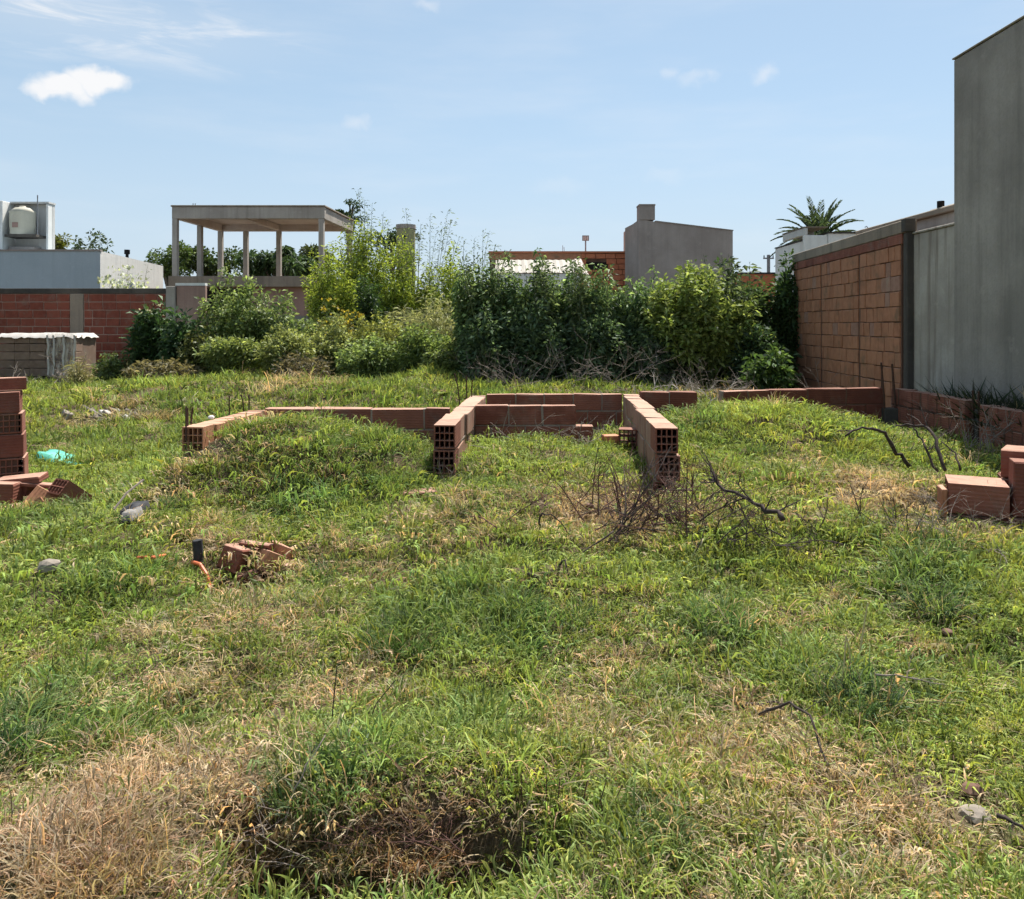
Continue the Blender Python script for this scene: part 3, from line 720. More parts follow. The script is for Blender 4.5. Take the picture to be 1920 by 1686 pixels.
# lamp / sign pole
def pole(name, px, y0, y1, Y, label, head=None, r=.03):
    root = thing(name, (XW(px, Y), Y, 0), label, 'pole')
    MB().tube([(0, 0, 0), (0, 0, ZW(y0, Y))], r, 6).build('mast', M['metal'], root)
    if head == 'board': 
        MB().b2(-.14, .14, -.03, .03, ZW(y0, Y) - .08, ZW(y0, Y) + .14).build('panel', M['metal'], root)
        for k in (-.07, .0, .07): MB().b2(k - .02, k + .02, -.034, -.031, ZW(y0, Y) - .05, ZW(y0, Y) + .1).build('lamp', M['pale_wall'], root)
    if head == 'cross':
        MB().b2(-.28, .28, -.03, .03, ZW(y0, Y) - .22, ZW(y0, Y) - .15).build('crossarm', M['metal'], root)
        for k in (-.24, .0, .24): MB().tube([(k, 0, ZW(y0, Y) - .15), (k, 0, ZW(y0, Y) - .03)], .03, 5).build('insulator', M['dark'], root)
pole('floodlight_pole', 1098, 448, 475, 33, 'thin pole with a small square floodlight above the orange brick house', 'board')
pole('utility_pole', 1441, 478, 515, 42, 'distant utility pole with crossarm left of the palm', 'cross', .09)
for (px, y0, Y, lb) in ((1056, 458, 31, 'pair of thin rods on the orange brick house roof'), ):
    mb = MB(); mb.tube([(0, 0, 0), (0, 0, .36)], .012, 4).tube([(.07, 0, 0), (.05, 0, .3)], .012, 4); o = mb.build('roof_rods', M['metal']); o.location = (XW(px, Y), Y + .3, ZW(475, 30) + .07); tag(o, lb, 'rods')

# grey gable building
YG = 28.0
root = thing('gable_building', (XW(1207, YG), YG, 0), 'grey brown windowless building with sloping top and a square chimney', 'building')
xo = XW(1207, YG)
def gx_(px): return XW(px, YG) - xo
mb = MB(); mb.prism([(gx_(1199), 0), (gx_(1374), 0), (gx_(1374), ZW(433, YG)), (gx_(1229), ZW(416, YG)), (gx_(1199), ZW(411, YG))], 0, 4); mb.build('gable_wall', M['gable'], root)
mb = MB(); mb.prism([(gx_(1198.5), ZW(413, YG) + .01), (gx_(1228), ZW(413, YG) + .01), (gx_(1228), ZW(386, YG)), (gx_(1198.5), ZW(386, YG))], -.02, .55); mb.build('chimney', M['gable'], root, bevel=.01)
mb = MB(); mb.b2(gx_(1198), gx_(1228.6), -.04, .58, ZW(386, YG) + .002, ZW(383, YG)); mb.build('chimney_cap', M['gable'], root)
mb = MB(); mb.add([(gx_(1199), -.0, 0), (gx_(1181), 1.2, 0), (gx_(1181), 1.2, ZW(428, YG + 1.2)), (gx_(1191), .5, ZW(420, YG + .5)), (gx_(1199), 0, ZW(411, YG))], [(0, 1, 2, 3, 4)])
mb.build('side_wall', M['gable'], root)
mb = MB(); q = [(gx_(1229), ZW(416, YG) + .003), (gx_(1375), ZW(433, YG) + .003), (gx_(1375), ZW(431.5, YG) + .003), (gx_(1229), ZW(414, YG) + .003)]; mb.prism(q, -.03, 4); mb.build('roof_flashing', M['gable'], root)
# small orange house right
root = thing('orange_house', (XW(1425, 34), 34, 0), 'strip of a distant orange brick house between the gable and the palm', 'house')
MB().b2(XW(1385, 34) - XW(1425, 34), XW(1475, 34) - XW(1425, 34), 0, 3, 0, ZW(514, 34)).build('wall', M['block_or'], root)
MB().b2(XW(1383, 34) - XW(1425, 34), XW(1477, 34) - XW(1425, 34), -.05, 3, ZW(514, 34) + .003, ZW(511, 34)).build('roof', M['roof_dark'], root)
mb = MB(); mb.tube([(XW(1412, 34) - XW(1425, 34), .5, ZW(511, 34)), (XW(1414, 34) - XW(1425, 34), .5, ZW(508, 34)), (XW(1425, 34) - XW(1425, 34), .5, ZW(505.5, 34)), (XW(1434, 34) - XW(1425, 34), .5, ZW(509, 34)), (XW(1434, 34) - XW(1425, 34), .5, ZW(511, 34))], .03, 5); mb.build('roof_pipe', M['pale_wall'], root)

# white house behind the brick wall, right
YW = 20.0
root = thing('white_house', (XW(1508, YW), YW, 0), 'stained white house top rising behind the brick wall, in front of the palm', 'house')
xo = XW(1508, YW)
MB().b2(0, XW(1552, YW) - xo, 0, .12, 0, ZW(441, YW)).build('low_front', M['white'], root, bevel=.01)
MB().b2(0, .09, .0, 1.6, ZW(441, YW) + .002, ZW(427, YW)).build('pier', M['pale_wall'], root, bevel=.01)
MB().b2(.092, XW(1552, YW) - xo, .9, 1.0, ZW(441, YW), ZW(427, YW)).build('recess', M['render'], root)
MB().b2(-.02, XW(1552, YW) - xo, -.02, 1.6, ZW(427, YW) + .003, ZW(425, YW)).build('roof_slab', M['beam'], root)
MB().b2(XW(1552, YW) - xo + .003, XW(1660, YW) - xo, -.05, 4, 0, ZW(438, YW)).build('main_wall', M['white'], root, bevel=.01)
MB().b2(XW(1552, YW) - xo - .02, XW(1662, YW) - xo, -.09, 4, ZW(438, YW) + .003, ZW(435.5, YW)).build('coping', M['dark_concrete'], root)
mb = MB(); xx = XW(1630, YW) - xo; zz = ZW(436, YW)
mb.tube([(xx, .1, zz), (xx, .1, zz + .14), (xx - .03, .1, zz + .17), (xx - .07, .1, zz + .14)], .012, 5); mb.build('wall_lamp', M['metal'], root)

# ------------------------------------------------------------------ pallet of blocks wrapped in plastic
YP = 17.6
gz = float(GH(XW(90, YP), YP))
root = thing('block_pallet', (XW(92, YP), YP, gz), 'pallet of blocks under white plastic in front of the boundary wall', 'pallet')
xl, xr = XW(22, YP) - XW(92, YP), XW(163, YP) - XW(92, YP); zt = ZW(628, YP) - gz
for k in range(5): MB().b2(xl + k * (xr - xl - .1) / 4, xl + k * (xr - xl - .1) / 4 + .1, -.45, .45, .09, .112).build('deck_board', M['wood'], root)
for k in (-.42, 0, .36): MB().b2(xl, xr, k, k + .08, 0, .088).build('stringer', M['wood'], root)
n = 5; hh = (zt - .115) / n
for j in range(n):
    for i in range(5):
        L_ = (xr - xl) / 5
        brick(root, (xl + L_ * (i + .5), -.30, .114 + j * hh), round(L_ - .01, 2), .28, round(hh - .012, 3), 'block_grey', rz=0)
MB().b2(xl + .02, xr - .02, -.14, .42, .114, zt - .01).build('inner_blocks', M['block_grey'], root)['kind'] = 'stuff'
def sheet(x0, x1, y0, y1, z, amp, nx_=26, ny_=10, skirt=.06, seed=1):
    vs = []; fs = []
    for j in range(ny_):
        for i in range(nx_):
            u, v = i / (nx_ - 1), j / (ny_ - 1)
            e = 1 if (i in (0, nx_ - 1) or j in (0, ny_ - 1)) else 0
            xx, yy = x0 + (x1 - x0) * u, y0 + (y1 - y0) * v
            zz = z + float(fbm(xx * 1.0, yy, 7, seed)) * amp - e * (skirt + .04 * random.random())
            vs.append((xx + (.0 if not e else random.uniform(-.01, .01)), yy, zz))
    for j in range(ny_ - 1):
        for i in range(nx_ - 1): a = j * nx_ + i; fs.append((a, a + 1, a + nx_ + 1, a + nx_))
    mb = MB(); mb.add(vs, fs); return mb
sheet(xl - .04, xr + .03, -.5, .46, zt + .01, .05, skirt=.07).build('plastic_sheet', M['cover'], root, smooth=True)
mw, tw, bw = mat('clear plastic wrap'); bw.inputs['Base Color'].default_value = (.78, .68, .58, 1); bw.inputs['Roughness'].default_value = .35
al = tw.noise(tw.mapv(gpos(tw), (4, 4, 1.2)), 3, 5); tw.put(bw.inputs['Alpha'], tw.ramp(al, .35, .65, .08, .5)); bumpit(tw, bw, al, 1, .05)
mb = MB(); vs = []; nn = 16
x0 = XW(112, YP) - XW(92, YP)
for i in range(nn + 1):
    u = i / nn; x = x0 + (xr + .03 - x0) * u
    for j in range(7):
        vs.append((x, -.452 - .03 * float(fbm(x * 2, j * .3, 6, 4)) , .12 + (zt - .08) * j / 6))
mb.add(vs, [(i * 7 + j, (i + 1) * 7 + j, (i + 1) * 7 + j + 1, i * 7 + j + 1) for i in range(nn) for j in range(6)]); mb.build('plastic_wrap', mw, root, smooth=True)
for px in (114, 124, 143, 162):
    x = XW(px, YP) - XW(92, YP)
    vs = []
    for j in range(8): q = x + random.uniform(-.02, .02); vs += [(q - .025, -.49, .15 + (zt - .15) * j / 7), (q + .02, -.495, .15 + (zt - .15) * j / 7)]
    mb = MB(); mb.add(vs, [(2 * j, 2 * j + 1, 2 * j + 3, 2 * j + 2) for j in range(7)]); mb.build('plastic_fold', M['cover'], root)

# ------------------------------------------------------------------ foliage helpers
def unit(v): return v / np.maximum(np.linalg.norm(v, axis=-1, keepdims=True), 1e-9)
def leaf_arrays(Pn, Dn, Ln, wr, cols, droop=.25, rnd=None):
    """kite leaves; Pn base, Dn direction, Ln length"""
    n = len(Pn); Dn = unit(Dn)
    r = rng.normal(size=(n, 3)); S = unit(np.cross(Dn, r)); N = np.cross(S, Dn)
    L = Ln[:, None]; W = L * wr
    mid = Pn + Dn * L * .45 + N * L * .06
    tip = Pn + Dn * L + np.array([0, 0, -1]) * L * droop
    V = np.stack([Pn, mid + S * W / 2, tip, mid - S * W / 2], 1).reshape(-1, 3)
    F_ = np.arange(n * 4).reshape(-1, 4)
    C = np.repeat(cols * (rng.random((n, 1)) ** 2 * .9 + .65), 4, axis=0)
    return V, F_, C
def colmix(n, a, b, k=1.0, jitter=.15):
    t = rng.random((n, 1)) ** k
    c = np.array(a) * (1 - t) + np.array(b) * t
    return c * (1 + rng.normal(0, jitter, (n, 1)))
def clipc(c): return np.clip(c, .004, .9)

def bush(label, px, Y, top, width, nst, per, leaf, ca, cb, name='bush', cat='bush', z0=None, upright=.5, flop=.25, wr=.38, twig=.16,
         lo=.08, group=None, depth=None, flowers=None, stem_m='green_stem', droop=.25, stem_show=1.0, hmin=.55, taper=1.0, rad=.008):
    """stems fan from the base, leaves sit on short twigs around them. px, top in photograph pixels"""
    X = XW(px, Y); g = float(GH(X, Y)) if z0 is None else z0
    H = ZW(top, Y) - g; rx = width * Y / F / 2; ry = depth if depth else rx * .7
    root = thing(name, (X, Y, g), label, cat, group=group)
    ps, ds, ls, hs = [], [], [], []
    smb = MB(); tips = []
    for i in range(nst):
        a = random.uniform(0, 2 * math.pi); q = math.sqrt(random.random())
        ex, ey = rx * q * math.cos(a), ry * q * math.sin(a)
        hh = 1.09 * H * (1 - (1 - hmin) * q ** 1.5) * random.uniform(.70, 1.06) if taper else H * random.uniform(hmin, 1)
        bx, by = ex * (.25 + .5 * upright), ey * (.25 + .5 * upright)
        t = np.linspace(0, 1, 7)
        k = t ** (1.4)
        path = np.stack([bx + (ex - bx) * k + .03 * np.sin(t * 5 + i), by + (ey - by) * k + .03 * np.cos(t * 4 + i * 2), hh * t ** (.9)], 1)
        lean = random.gauss(0, .05) * hh; path[:, 0] += lean * t ** 2
        smb.tube([tuple(p) for p in path], [rad * (1 - .75 * u) * (1 + .5 * (H > 2.5)) for u in t], 4, cap=False)
        tt = lo + (1 - lo) * rng.random(per) ** .85
        idx = tt * 6; i0 = np.minimum(idx.astype(int), 5); fr = (idx - i0)[:, None]
        c = path[i0] * (1 - fr) + path[i0 + 1] * fr
        o = rng.normal(size=(per, 3)); o[:, 2] *= .6; o = unit(o) * (rng.random((per, 1)) ** .7) * twig * (1.15 - .75 * tt[:, None])
        ps.append(c + o); dd = unit(o) * .8 + rng.normal(0, .35, (per, 3)); dd[:, 2] += .45 - flop; ds.append(dd)
        ls.append(leaf * rng.uniform(.55, 1.25, per)); tips.append(path[-1]); hs.append(tt)
    Pn = np.concatenate(ps); Dn = np.concatenate(ds); Ln = np.concatenate(ls)
    Pn[:, 2] = np.maximum(Pn[:, 2], .03)
    cols = clipc(colmix(len(Pn), ca, cb, 1.1))
    V, F_, C = leaf_arrays(Pn, Dn, Ln, wr, cols, droop)
    me = np_mesh('crown', V, F_, None, C, M['leaf']); o = link(bpy.data.objects.new('crown', me), root)
    so = smb.build('stems', M[stem_m], root); so['kind'] = 'stuff'
    if flowers:
        fc, cnt, size, tz = flowers
        fp = []; 
        for _ in range(cnt):
            tp = tips[random.randrange(len(tips))]; ctr = tp + np.array([random.gauss(0, .08), random.gauss(0, .08), random.uniform(-.25, .08)])
            m_ = 10; fp.append(ctr + rng.normal(0, size, (m_, 3)) * np.array([1, 1, .45]))
        fp = np.concatenate(fp); fd = rng.normal(size=fp.shape); fd[:, 2] += 1
        V, F_, C = leaf_arrays(fp, fd, np.full(len(fp), size * 1.1), .8, clipc(colmix(len(fp), fc, tuple(k * .75 for k in fc))), 0)
        link(bpy.data.objects.new('flowers', np_mesh('flowers', V, F_, None, C, M['leaf'])), root)['kind'] = 'stuff'
    return root

def tree(label, px, Y, top, base, width, ca, cb, n=3500, leaf=.12, clumps=16, name='tree', wr=.5, droop=.2, holes=.3, group=None, flat=.8):
    X = XW(px, Y); root = thing(name, (X, Y, 0), label, 'tree', group=group)
    zt, zb = ZW(top, Y), ZW(base, Y); rx = width * Y / F / 2; rz = (zt - zb) / 2; zc = (zt + zb) / 2
    mb = MB(); mb.tube([(0, 0, 0), (.05, 0, zb * .5), (0, .05, zb + .2 * rz), (0, 0, zc)], [.16, .13, .10, .05], 7)
    ps = []; ds = []
    for k in range(clumps):
        v = rng.normal(size=3); v = v / np.linalg.norm(v) * rng.random() ** .45
        c = np.array([v[0] * rx * .8, v[1] * rx * .7, zc + v[2] * rz * .8]); r = (.22 + .25 * rng.random()) * min(rx, rz * 1.3)
        m_ = n // clumps
        o = rng.normal(size=(m_, 3)); o = unit(o) * (rng.random((m_, 1)) ** .35) * r; o[:, 2] *= flat
        ps.append(c + o); ds.append(unit(o) + rng.normal(0, .5, (m_, 3)) + np.array([0, 0, .2]))
        mb.tube([(0, 0, max(.3, zb * .8)), tuple(c * np.array([.5, .5, 1]) - np.array([0, 0, .3 * r])), tuple(c)], [.06, .035, .012], 5, cap=False)
    Pn = np.concatenate(ps); Dn = np.concatenate(ds)
    V, F_, C = leaf_arrays(Pn, Dn, leaf * rng.uniform(.6, 1.2, len(Pn)), wr, clipc(colmix(len(Pn), ca, cb)), droop)
    link(bpy.data.objects.new('crown', np_mesh('crown', V, F_, None, C, M['leaf'])), root)
    mb.build('trunk', M['trunk'], root)
    return root

DK = (.028, .055, .020); MG = (.055, .10, .028); LG = (.12, .17, .04); BG = (.17, .235, .04); YG_ = (.24, .27, .07); GG = (.10, .14, .075); PG = (.22, .26, .13)
# ---- far trees
tree('tree crown behind the left end of the concrete frame', 318, 36, 453, 530, 95, (.05, .085, .02), LG, 2600, .16)
tree('dense dark tree seen through the left bays of the concrete frame', 395, 38, 458, 535, 130, DK, (.09, .12, .03), 3600, .2)
tree('broad leaved dark tree seen through the right bay of the concrete frame', 520, 36, 462, 535, 170, DK, (.075, .12, .04), 4200, .34, wr=.3, droop=.5)
tree('dark tree behind the right columns of the concrete frame', 600, 38, 445, 530, 90, (.035, .045, .018), (.08, .10, .03), 2000, .18)
tree('round yellow green tree behind the tank tower', 103, 34, 437, 480, 58, (.09, .11, .015), (.17, .17, .03), 1600, .14)
tree('thin dark tree with flat topped leaf clusters right of the concrete frame roof', 655, 34, 368, 440, 62, (.02, .04, .018), (.045, .075, .03), 900, .13, clumps=9, flat=.4)
tree('low dark tree far behind the bright green tree', 735, 38, 415, 480, 110, (.03, .05, .025), (.06, .09, .04), 1300, .17, clumps=12)
def shoots(label, px, Y, base, specs, ca, cb, leaf=.11, name='sapling', cat='shrub', g0=0, wr=.22):
    X = XW(px, Y); root = thing(name, (X, Y, g0), label, cat); mb = MB(); ps = []; ds = []
    for (tx, ty) in specs:
        ex = XW(tx, Y) - X; ez = ZW(ty, Y) - g0; bz = ZW(base, Y) - g0; n = 9
        bx = ex * .25 + random.uniform(-.2, .2); by = random.uniform(-.4, .4)
        path = [np.array([bx + (ex - bx) * (k / n) ** 1.3, by, bz * .3 + (ez - bz * .3) * k / n]) for k in range(n + 1)]
        mb.tube([tuple(p) for p in path], [.016 * (1 - .8 * k / n) for k in range(n + 1)], 4, cap=False)
        m_ = int(50 + 16 * ez)
        for _ in range(m_):
            u = random.uniform(.3, 1) ** .8 * n; i0 = min(int(u), n - 1); f = u - i0
            c = path[i0] * (1 - f) + path[i0 + 1] * f; o = np.array([random.gauss(0, .09), random.gauss(0, .09), random.gauss(0, .05)]) * (1.5 - u / n)
            ps.append(c + o); ds.append(o / .1 + np.array([.3, 0, .9 - 1.0 * random.random()]))
    Pn = np.array(ps); V, F_, C = leaf_arrays(Pn, np.array(ds), leaf * rng.uniform(.6, 1.3, len(Pn)), wr, clipc(colmix(len(Pn), ca, cb)), .3)
    link(bpy.data.objects.new('crown', np_mesh('crown', V, F_, None, C, M['leaf'])), root); mb.build('stems', M['green_stem'], root)['kind'] = 'stuff'
    return root
shoots('spindly sapling with dark leaves above the blue house roof', 160, 26.5, 475, [(138, 442), (152, 448), (163, 432), (172, 440), (186, 436), (193, 447), (150, 455), (178, 455)], (.04, .06, .03), (.08, .10, .05), .16, wr=.5)
# ---- big bright green tree thicket
G2 = 'bright green willowy bushes'
bush('tallest bright green bush right of the concrete frame', 665, 21.0, 408, 165, 72, 300, .11, (.19, .26, .035), (.42, .47, .08), twig=.34, group=G2, rad=.012)
bush('bright green bush in front of the concrete frame corner', 622, 19.6, 470, 110, 48, 240, .10, (.19, .26, .035), (.42, .47, .08), twig=.3, group=G2)
bush('bright green bush below the round tower', 750, 20.4, 462, 160, 60, 280, .11, (.19, .26, .035), (.42, .47, .08), twig=.32, group=G2, rad=.012)
bush('lower bright green bush right of the round tower', 840, 20.0, 474, 170, 56, 280, .11, (.19, .26, .035), (.42, .47, .08), twig=.3, group=G2)
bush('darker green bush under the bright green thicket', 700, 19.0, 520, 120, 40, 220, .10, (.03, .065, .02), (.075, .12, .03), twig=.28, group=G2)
bush('small yellow green bush at the right end of the thicket', 890, 19.2, 486, 90, 28, 200, .10, (.09, .14, .03), (.18, .22, .05), twig=.24, group=G2)
shoots('feathery grey green shoots rising highest, left of the round tower', 690, 20.8, 520, [(668, 352), (680, 372), (700, 385), (716, 395), (727, 410), (655, 395), (690, 400), (640, 412)], (.07, .10, .06), (.15, .19, .10), .10)
shoots('arching feathery shoots right of the round tower', 790, 20.4, 530, [(805, 402), (838, 392), (845, 410), (830, 425), (780, 430), (815, 440), (762, 392), (790, 420), (860, 440)], (.09, .12, .08), (.18, .22, .13), .10)
shoots('lowest feathery shoots at the right end of the thicket', 885, 20.2, 540, [(905, 428), (918, 440), (890, 448), (870, 452), (930, 455), (945, 470)], (.08, .11, .06), (.16, .2, .1), .10)
# ---- left group
bush('pale fennel in white flower in front of the blue house', 255, 20.2, 505, 110, 26, 60, .09, (.14, .19, .10), PG, twig=.22, flowers=((.62, .66, .50), 60, .09, 0), hmin=.75, wr=.2)
bush('dark thistle with pale flower heads by the boundary wall', 288, 16.6, 560, 75, 22, 110, .20, (.035, .075, .025), (.085, .14, .045), twig=.24, flowers=((.68, .62, .50), 9, .05, 0), wr=.3, lo=.05)
bush('shorter dark thistle left of the olive bush', 338, 16.2, 590, 70, 20, 110, .18, (.03, .07, .026), (.08, .135, .05), twig=.22, wr=.3, lo=.05)
bush('tall olive green weed bush in front of the pinkish wall', 435, 16.8, 518, 150, 64, 120, .12, (.11, .165, .045), (.30, .36, .12), twig=.24, flowers=((.42, .48, .26), 34, .05, 0), lo=.12)
bush('olive weed bush below the concrete frame slab', 520, 16.8, 545, 130, 48, 120, .12, (.10, .15, .045), (.27, .33, .13), twig=.24, flowers=((.46, .50, .32), 14, .05, 0), lo=.12)
bush('brownish green weeds between thistle and olive bush', 375, 15.9, 620, 80, 26, 90, .11, (.09, .11, .03), (.18, .18, .06), twig=.2)
bush('grey green weeds at the foot of the olive bush', 440, 15.6, 628, 130, 40, 165, 0.096, (0.104, 0.148, 0.043), (0.382, 0.426, 0.130), twig=.22)
bush('dull weeds right of the olive bush foot', 535, 15.5, 612, 120, 40, 165, 0.088, (0.126, 0.156, 0.056), (0.440, 0.463, 0.157), twig=.22)
bush('yellow flowering shrub in the middle of the weeds', 625, 17.2, 568, 150, 44, 110, .09, (.09, .12, .04), (.18, .20, .06), twig=.2, flowers=((.50, .38, .05), 75, .055, 0))
bush('grey green weeds under the yellow flowers', 625, 16.2, 600, 130, 44, 180, 0.096, (0.136, 0.165, 0.062), (0.440, 0.463, 0.174), twig=.22)
bush('upright seeding weeds behind the small hummock', 715, 16.4, 580, 130, 44, 180, 0.088, (0.147, 0.174, 0.043), (0.440, 0.439, 0.122), twig=.2, upright=.9)
bush('yellowish dry grass clump before the bright thicket', 800, 16.9, 556, 170, 76, 110, .18, (.24, .26, .10), (.42, .40, .20), twig=.2, wr=.12, upright=.9)
bush('leafy mid green weeds, low, middle of the lot edge', 690, 15.3, 632, 130, 42, 180, 0.096, (0.095, 0.148, 0.050), (0.382, 0.463, 0.157), twig=.22)
bush('leafy dark weeds left of the tall dark hedge', 800, 15.4, 608, 140, 46, 180, 0.096, (0.084, 0.130, 0.037), (0.323, 0.401, 0.114), twig=.22)
bush('low weeds at the edge of the grass hummock', 850, 14.9, 640, 100, 34, 165, 0.088, (0.073, 0.113, 0.033), (0.235, 0.276, 0.082), twig=.2)
bush('brown withered weeds at the foot of the undergrowth', 570, 14.9, 662, 120, 30, 70, .10, (.12, .10, .06), (.24, .20, .12), twig=.18, stem_m='twig_grey')
bush('small withered weeds before the dark thistle', 300, 15.2, 672, 150, 30, 60, .11, (.14, .12, .06), (.26, .22, .12), twig=.16, stem_m='twig_grey')
bush('green weeds right of the block pallet', 215, 16.2, 662, 80, 24, 80, .11, (.07, .11, .03), (.16, .19, .07), twig=.18)
bush('dry yellow grass clump at the pallet corner', 150, 14.6, 668, 40, 20, 40, .16, (.22, .21, .09), (.34, .29, .14), twig=.12, wr=.08, upright=.8)
# ---- right hedge
G3 = 'tall dark leafy weeds of the hedge'
spec = [(892, 14.8, 500, 62), (945, 15.0, 512, 80), (1000, 14.9, 500, 74), (1055, 15.1, 508, 80), (1110, 14.8, 496, 74), (1160, 15.2, 522, 80), (1215, 14.9, 530, 80)]
lbs = ['leftmost spiky dark bush of the hedge', 'dark hedge bush under the left end of the white roof', 'dark hedge bush below the middle of the white roof',
       'dark hedge bush with tall dark spires below the white roof edge', 'dark hedge bush below the dark brick house window', 'dark hedge bush left of the grey gable foot', 'dark hedge bush in front of the grey gable']
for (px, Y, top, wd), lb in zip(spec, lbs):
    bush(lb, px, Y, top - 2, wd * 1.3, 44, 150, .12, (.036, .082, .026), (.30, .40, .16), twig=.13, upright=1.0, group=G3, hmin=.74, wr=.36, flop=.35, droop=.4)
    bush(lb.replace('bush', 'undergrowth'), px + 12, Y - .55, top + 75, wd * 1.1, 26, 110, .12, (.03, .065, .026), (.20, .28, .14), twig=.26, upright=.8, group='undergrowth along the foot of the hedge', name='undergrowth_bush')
bush('bright yellow green bush in front of the grey gable', 1300, 14.4, 510, 190, 84, 170, .12, (.14, .20, .035), (.38, .43, .14), twig=.26, hmin=.62, lo=.42, upright=.3)
bush('second yellow green bush, lower, right of the brightest one', 1388, 14.3, 560, 120, 46, 140, .12, (.11, .17, .03), (.33, .38, .12), twig=.24, lo=.35, upright=.3)
bush('dark bush behind the yellow green bush, under the gable corner', 1372, 15.4, 502, 100, 34, 130, .13, (.03, .06, .02), (.09, .13, .05), twig=.22, upright=.9, hmin=.8)
bush('mid green bush below the utility pole', 1430, 15.0, 512, 90, 36, 140, .13, (.035, .065, .02), (.10, .15, .05), twig=.22, upright=.9, hmin=.75)
bush('mid green bush against the end of the brick wall', 1476, 14.8, 508, 60, 30, 150, .13, (.03, .07, .02), (.10, .16, .05), twig=.2, upright=.9, hmin=.8)
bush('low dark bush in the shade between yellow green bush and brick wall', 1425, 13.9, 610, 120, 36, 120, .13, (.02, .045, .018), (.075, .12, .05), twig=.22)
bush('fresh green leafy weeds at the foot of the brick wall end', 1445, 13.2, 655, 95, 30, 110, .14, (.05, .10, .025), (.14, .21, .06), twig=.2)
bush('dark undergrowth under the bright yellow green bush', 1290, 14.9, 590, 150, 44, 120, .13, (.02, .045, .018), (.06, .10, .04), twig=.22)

# ---- palm
YPm = 30
root = thing('palm_tree', (XW(1534, YPm), YPm, 0), 'palm with feathery crown behind the white house', 'palm tree')
zc = ZW(466, YPm)
mb = MB(); mb.tube([(0, 0, 0), (.05, 0, zc * .6), (0, 0, zc)], [.3, .26, .24], 9); mb.build('trunk', M['trunk'], root)
nf = 70
for k in range(nf):
    az = 2 * math.pi * k * .618; el = R(80 - 112 * ((k + .5) / nf)); Lf = 1.95 * random.uniform(.85, 1.05)
    d0 = np.array([math.cos(az) * math.cos(el), math.sin(az) * math.cos(el), math.sin(el)]); ps = []; p = np.array([0, 0, zc + .1]); v = d0.copy(); n = 10
    for i in range(n + 1):
        ps.append(p.copy()); p = p + v * Lf / n; v = v + np.array([0, 0, -.13]); v /= np.linalg.norm(v)
    Vs = []; Ds = []; Ls = []
    for i in range(1, n + 1):
        for q in range(3):
            f = q / 3; c = ps[i - 1] * (1 - f) + ps[i] * f; tdir = ps[i] - ps[i - 1]; tdir = tdir / np.linalg.norm(tdir)
            sd_ = np.cross(tdir, [0, 0, 1]); sd_ /= max(.01, np.linalg.norm(sd_)); u = (i - 1 + f) / n
            for s_ in (-1, 1):
                Vs.append(c); Ds.append(sd_ * s_ * .8 + tdir * 1.0 + np.array([0, 0, .30])); Ls.append(.26 * math.sin(math.pi * (.12 + .80 * u)) + .05)
    V, F_, C = leaf_arrays(np.array(Vs), np.array(Ds), np.array(Ls), .26, clipc(colmix(len(Vs), (.022, .04, .02), (.07, .095, .045))), .15)
    fme = np_mesh('frond', V, F_, None, C, M['leaf']); fo = link(bpy.data.objects.new('frond', fme), root)
    if k % 1 == 0:
        smb = MB(); smb.tube([tuple(q) for q in ps], [.022 * (1 - .8 * i / n) for i in range(n + 1)], 4, cap=False)
        smb.build('midrib', M['green_stem'], fo)

# ------------------------------------------------------------------ dead branches
def grow(mb, p, d, L, r, depth, wig=.25, spread=.7, n=6, drop=0.0):
    pts = [p.copy()]; dd = d.normalized()
    for i in range(n):
        dd = (dd + Vector([random.gauss(0, wig) * .4 for _ in range(3)]) + Vector((0, 0, -drop))).normalized()
        pts.append(pts[-1] + dd * L / n)
    mb.tube(pts, [r * (1 - .6 * i / n) for i in range(n + 1)], 5 if r > .006 else 4)
    if depth > 0:
        for k in range(random.choice((2, 3, 3, 4))):
            i = random.randint(1, n - 1)
            nd = (dd + Vector([random.gauss(0, spread) for _ in range(3)])).normalized()
            grow(mb, pts[i], nd, L * random.uniform(.35, .65), r * .55, depth - 1, wig, spread, max(3, n - 2), drop)
def branch_thing(label, pts, r, m, twigs=4, name='dead_branch', tl=.2, depth=1, cat='branch', group=None):
    """pts: list of world points"""
    p0 = Vector(pts[0]); root = thing(name, p0, label, cat, group=group)
    q = [Vector(p) - p0 for p in pts]
    fine = []
    for i in range(len(q) - 1):
        for k in range(3): f = k / 3; fine.append(q[i].lerp(q[i + 1], f) + Vector([random.gauss(0, r * .5) for _ in range(3)]))
    fine.append(q[-1]); n = len(fine)
    mb = MB(); mb.tube(fine, [r * (1 - .65 * i / n) * random.uniform(.85, 1.15) for i in range(n)], 6); mb.build('limb', M[m], root, smooth=True)
    for k in range(twigs):
        i = random.randint(1, n - 2); d = (fine[i + 1] - fine[i]).normalized() + Vector([random.gauss(0, .7) for _ in range(3)]) + Vector((0, 0, .3))
        mb = MB(); grow(mb, fine[i], d, tl * random.uniform(.5, 1.3), r * .35, depth); mb.build('twig', M[m], root)
    return root
G4 = 'dead branches lying on the grass'
def pl(lst, Y0, Y1):  # photograph points over a depth range
    n = len(lst); return [P(x, y, Y0 + (Y1 - Y0) * i / (n - 1)) for i, (x, y) in enumerate(lst)]
branch_thing('thick dark branch arching over the grass left of the low side wall', pl([(1705, 878), (1680, 845), (1655, 812), (1640, 804), (1605, 806), (1585, 818)], 6.2, 6.0), .017, 'bark', 2, group=G4, tl=.1)
branch_thing('dark forked branch leaning behind the block pile', pl([(1772, 882), (1757, 835), (1742, 800), (1700, 797), (1680, 798)], 5.4, 5.9), .014, 'bark', 4, group=G4, tl=.22)
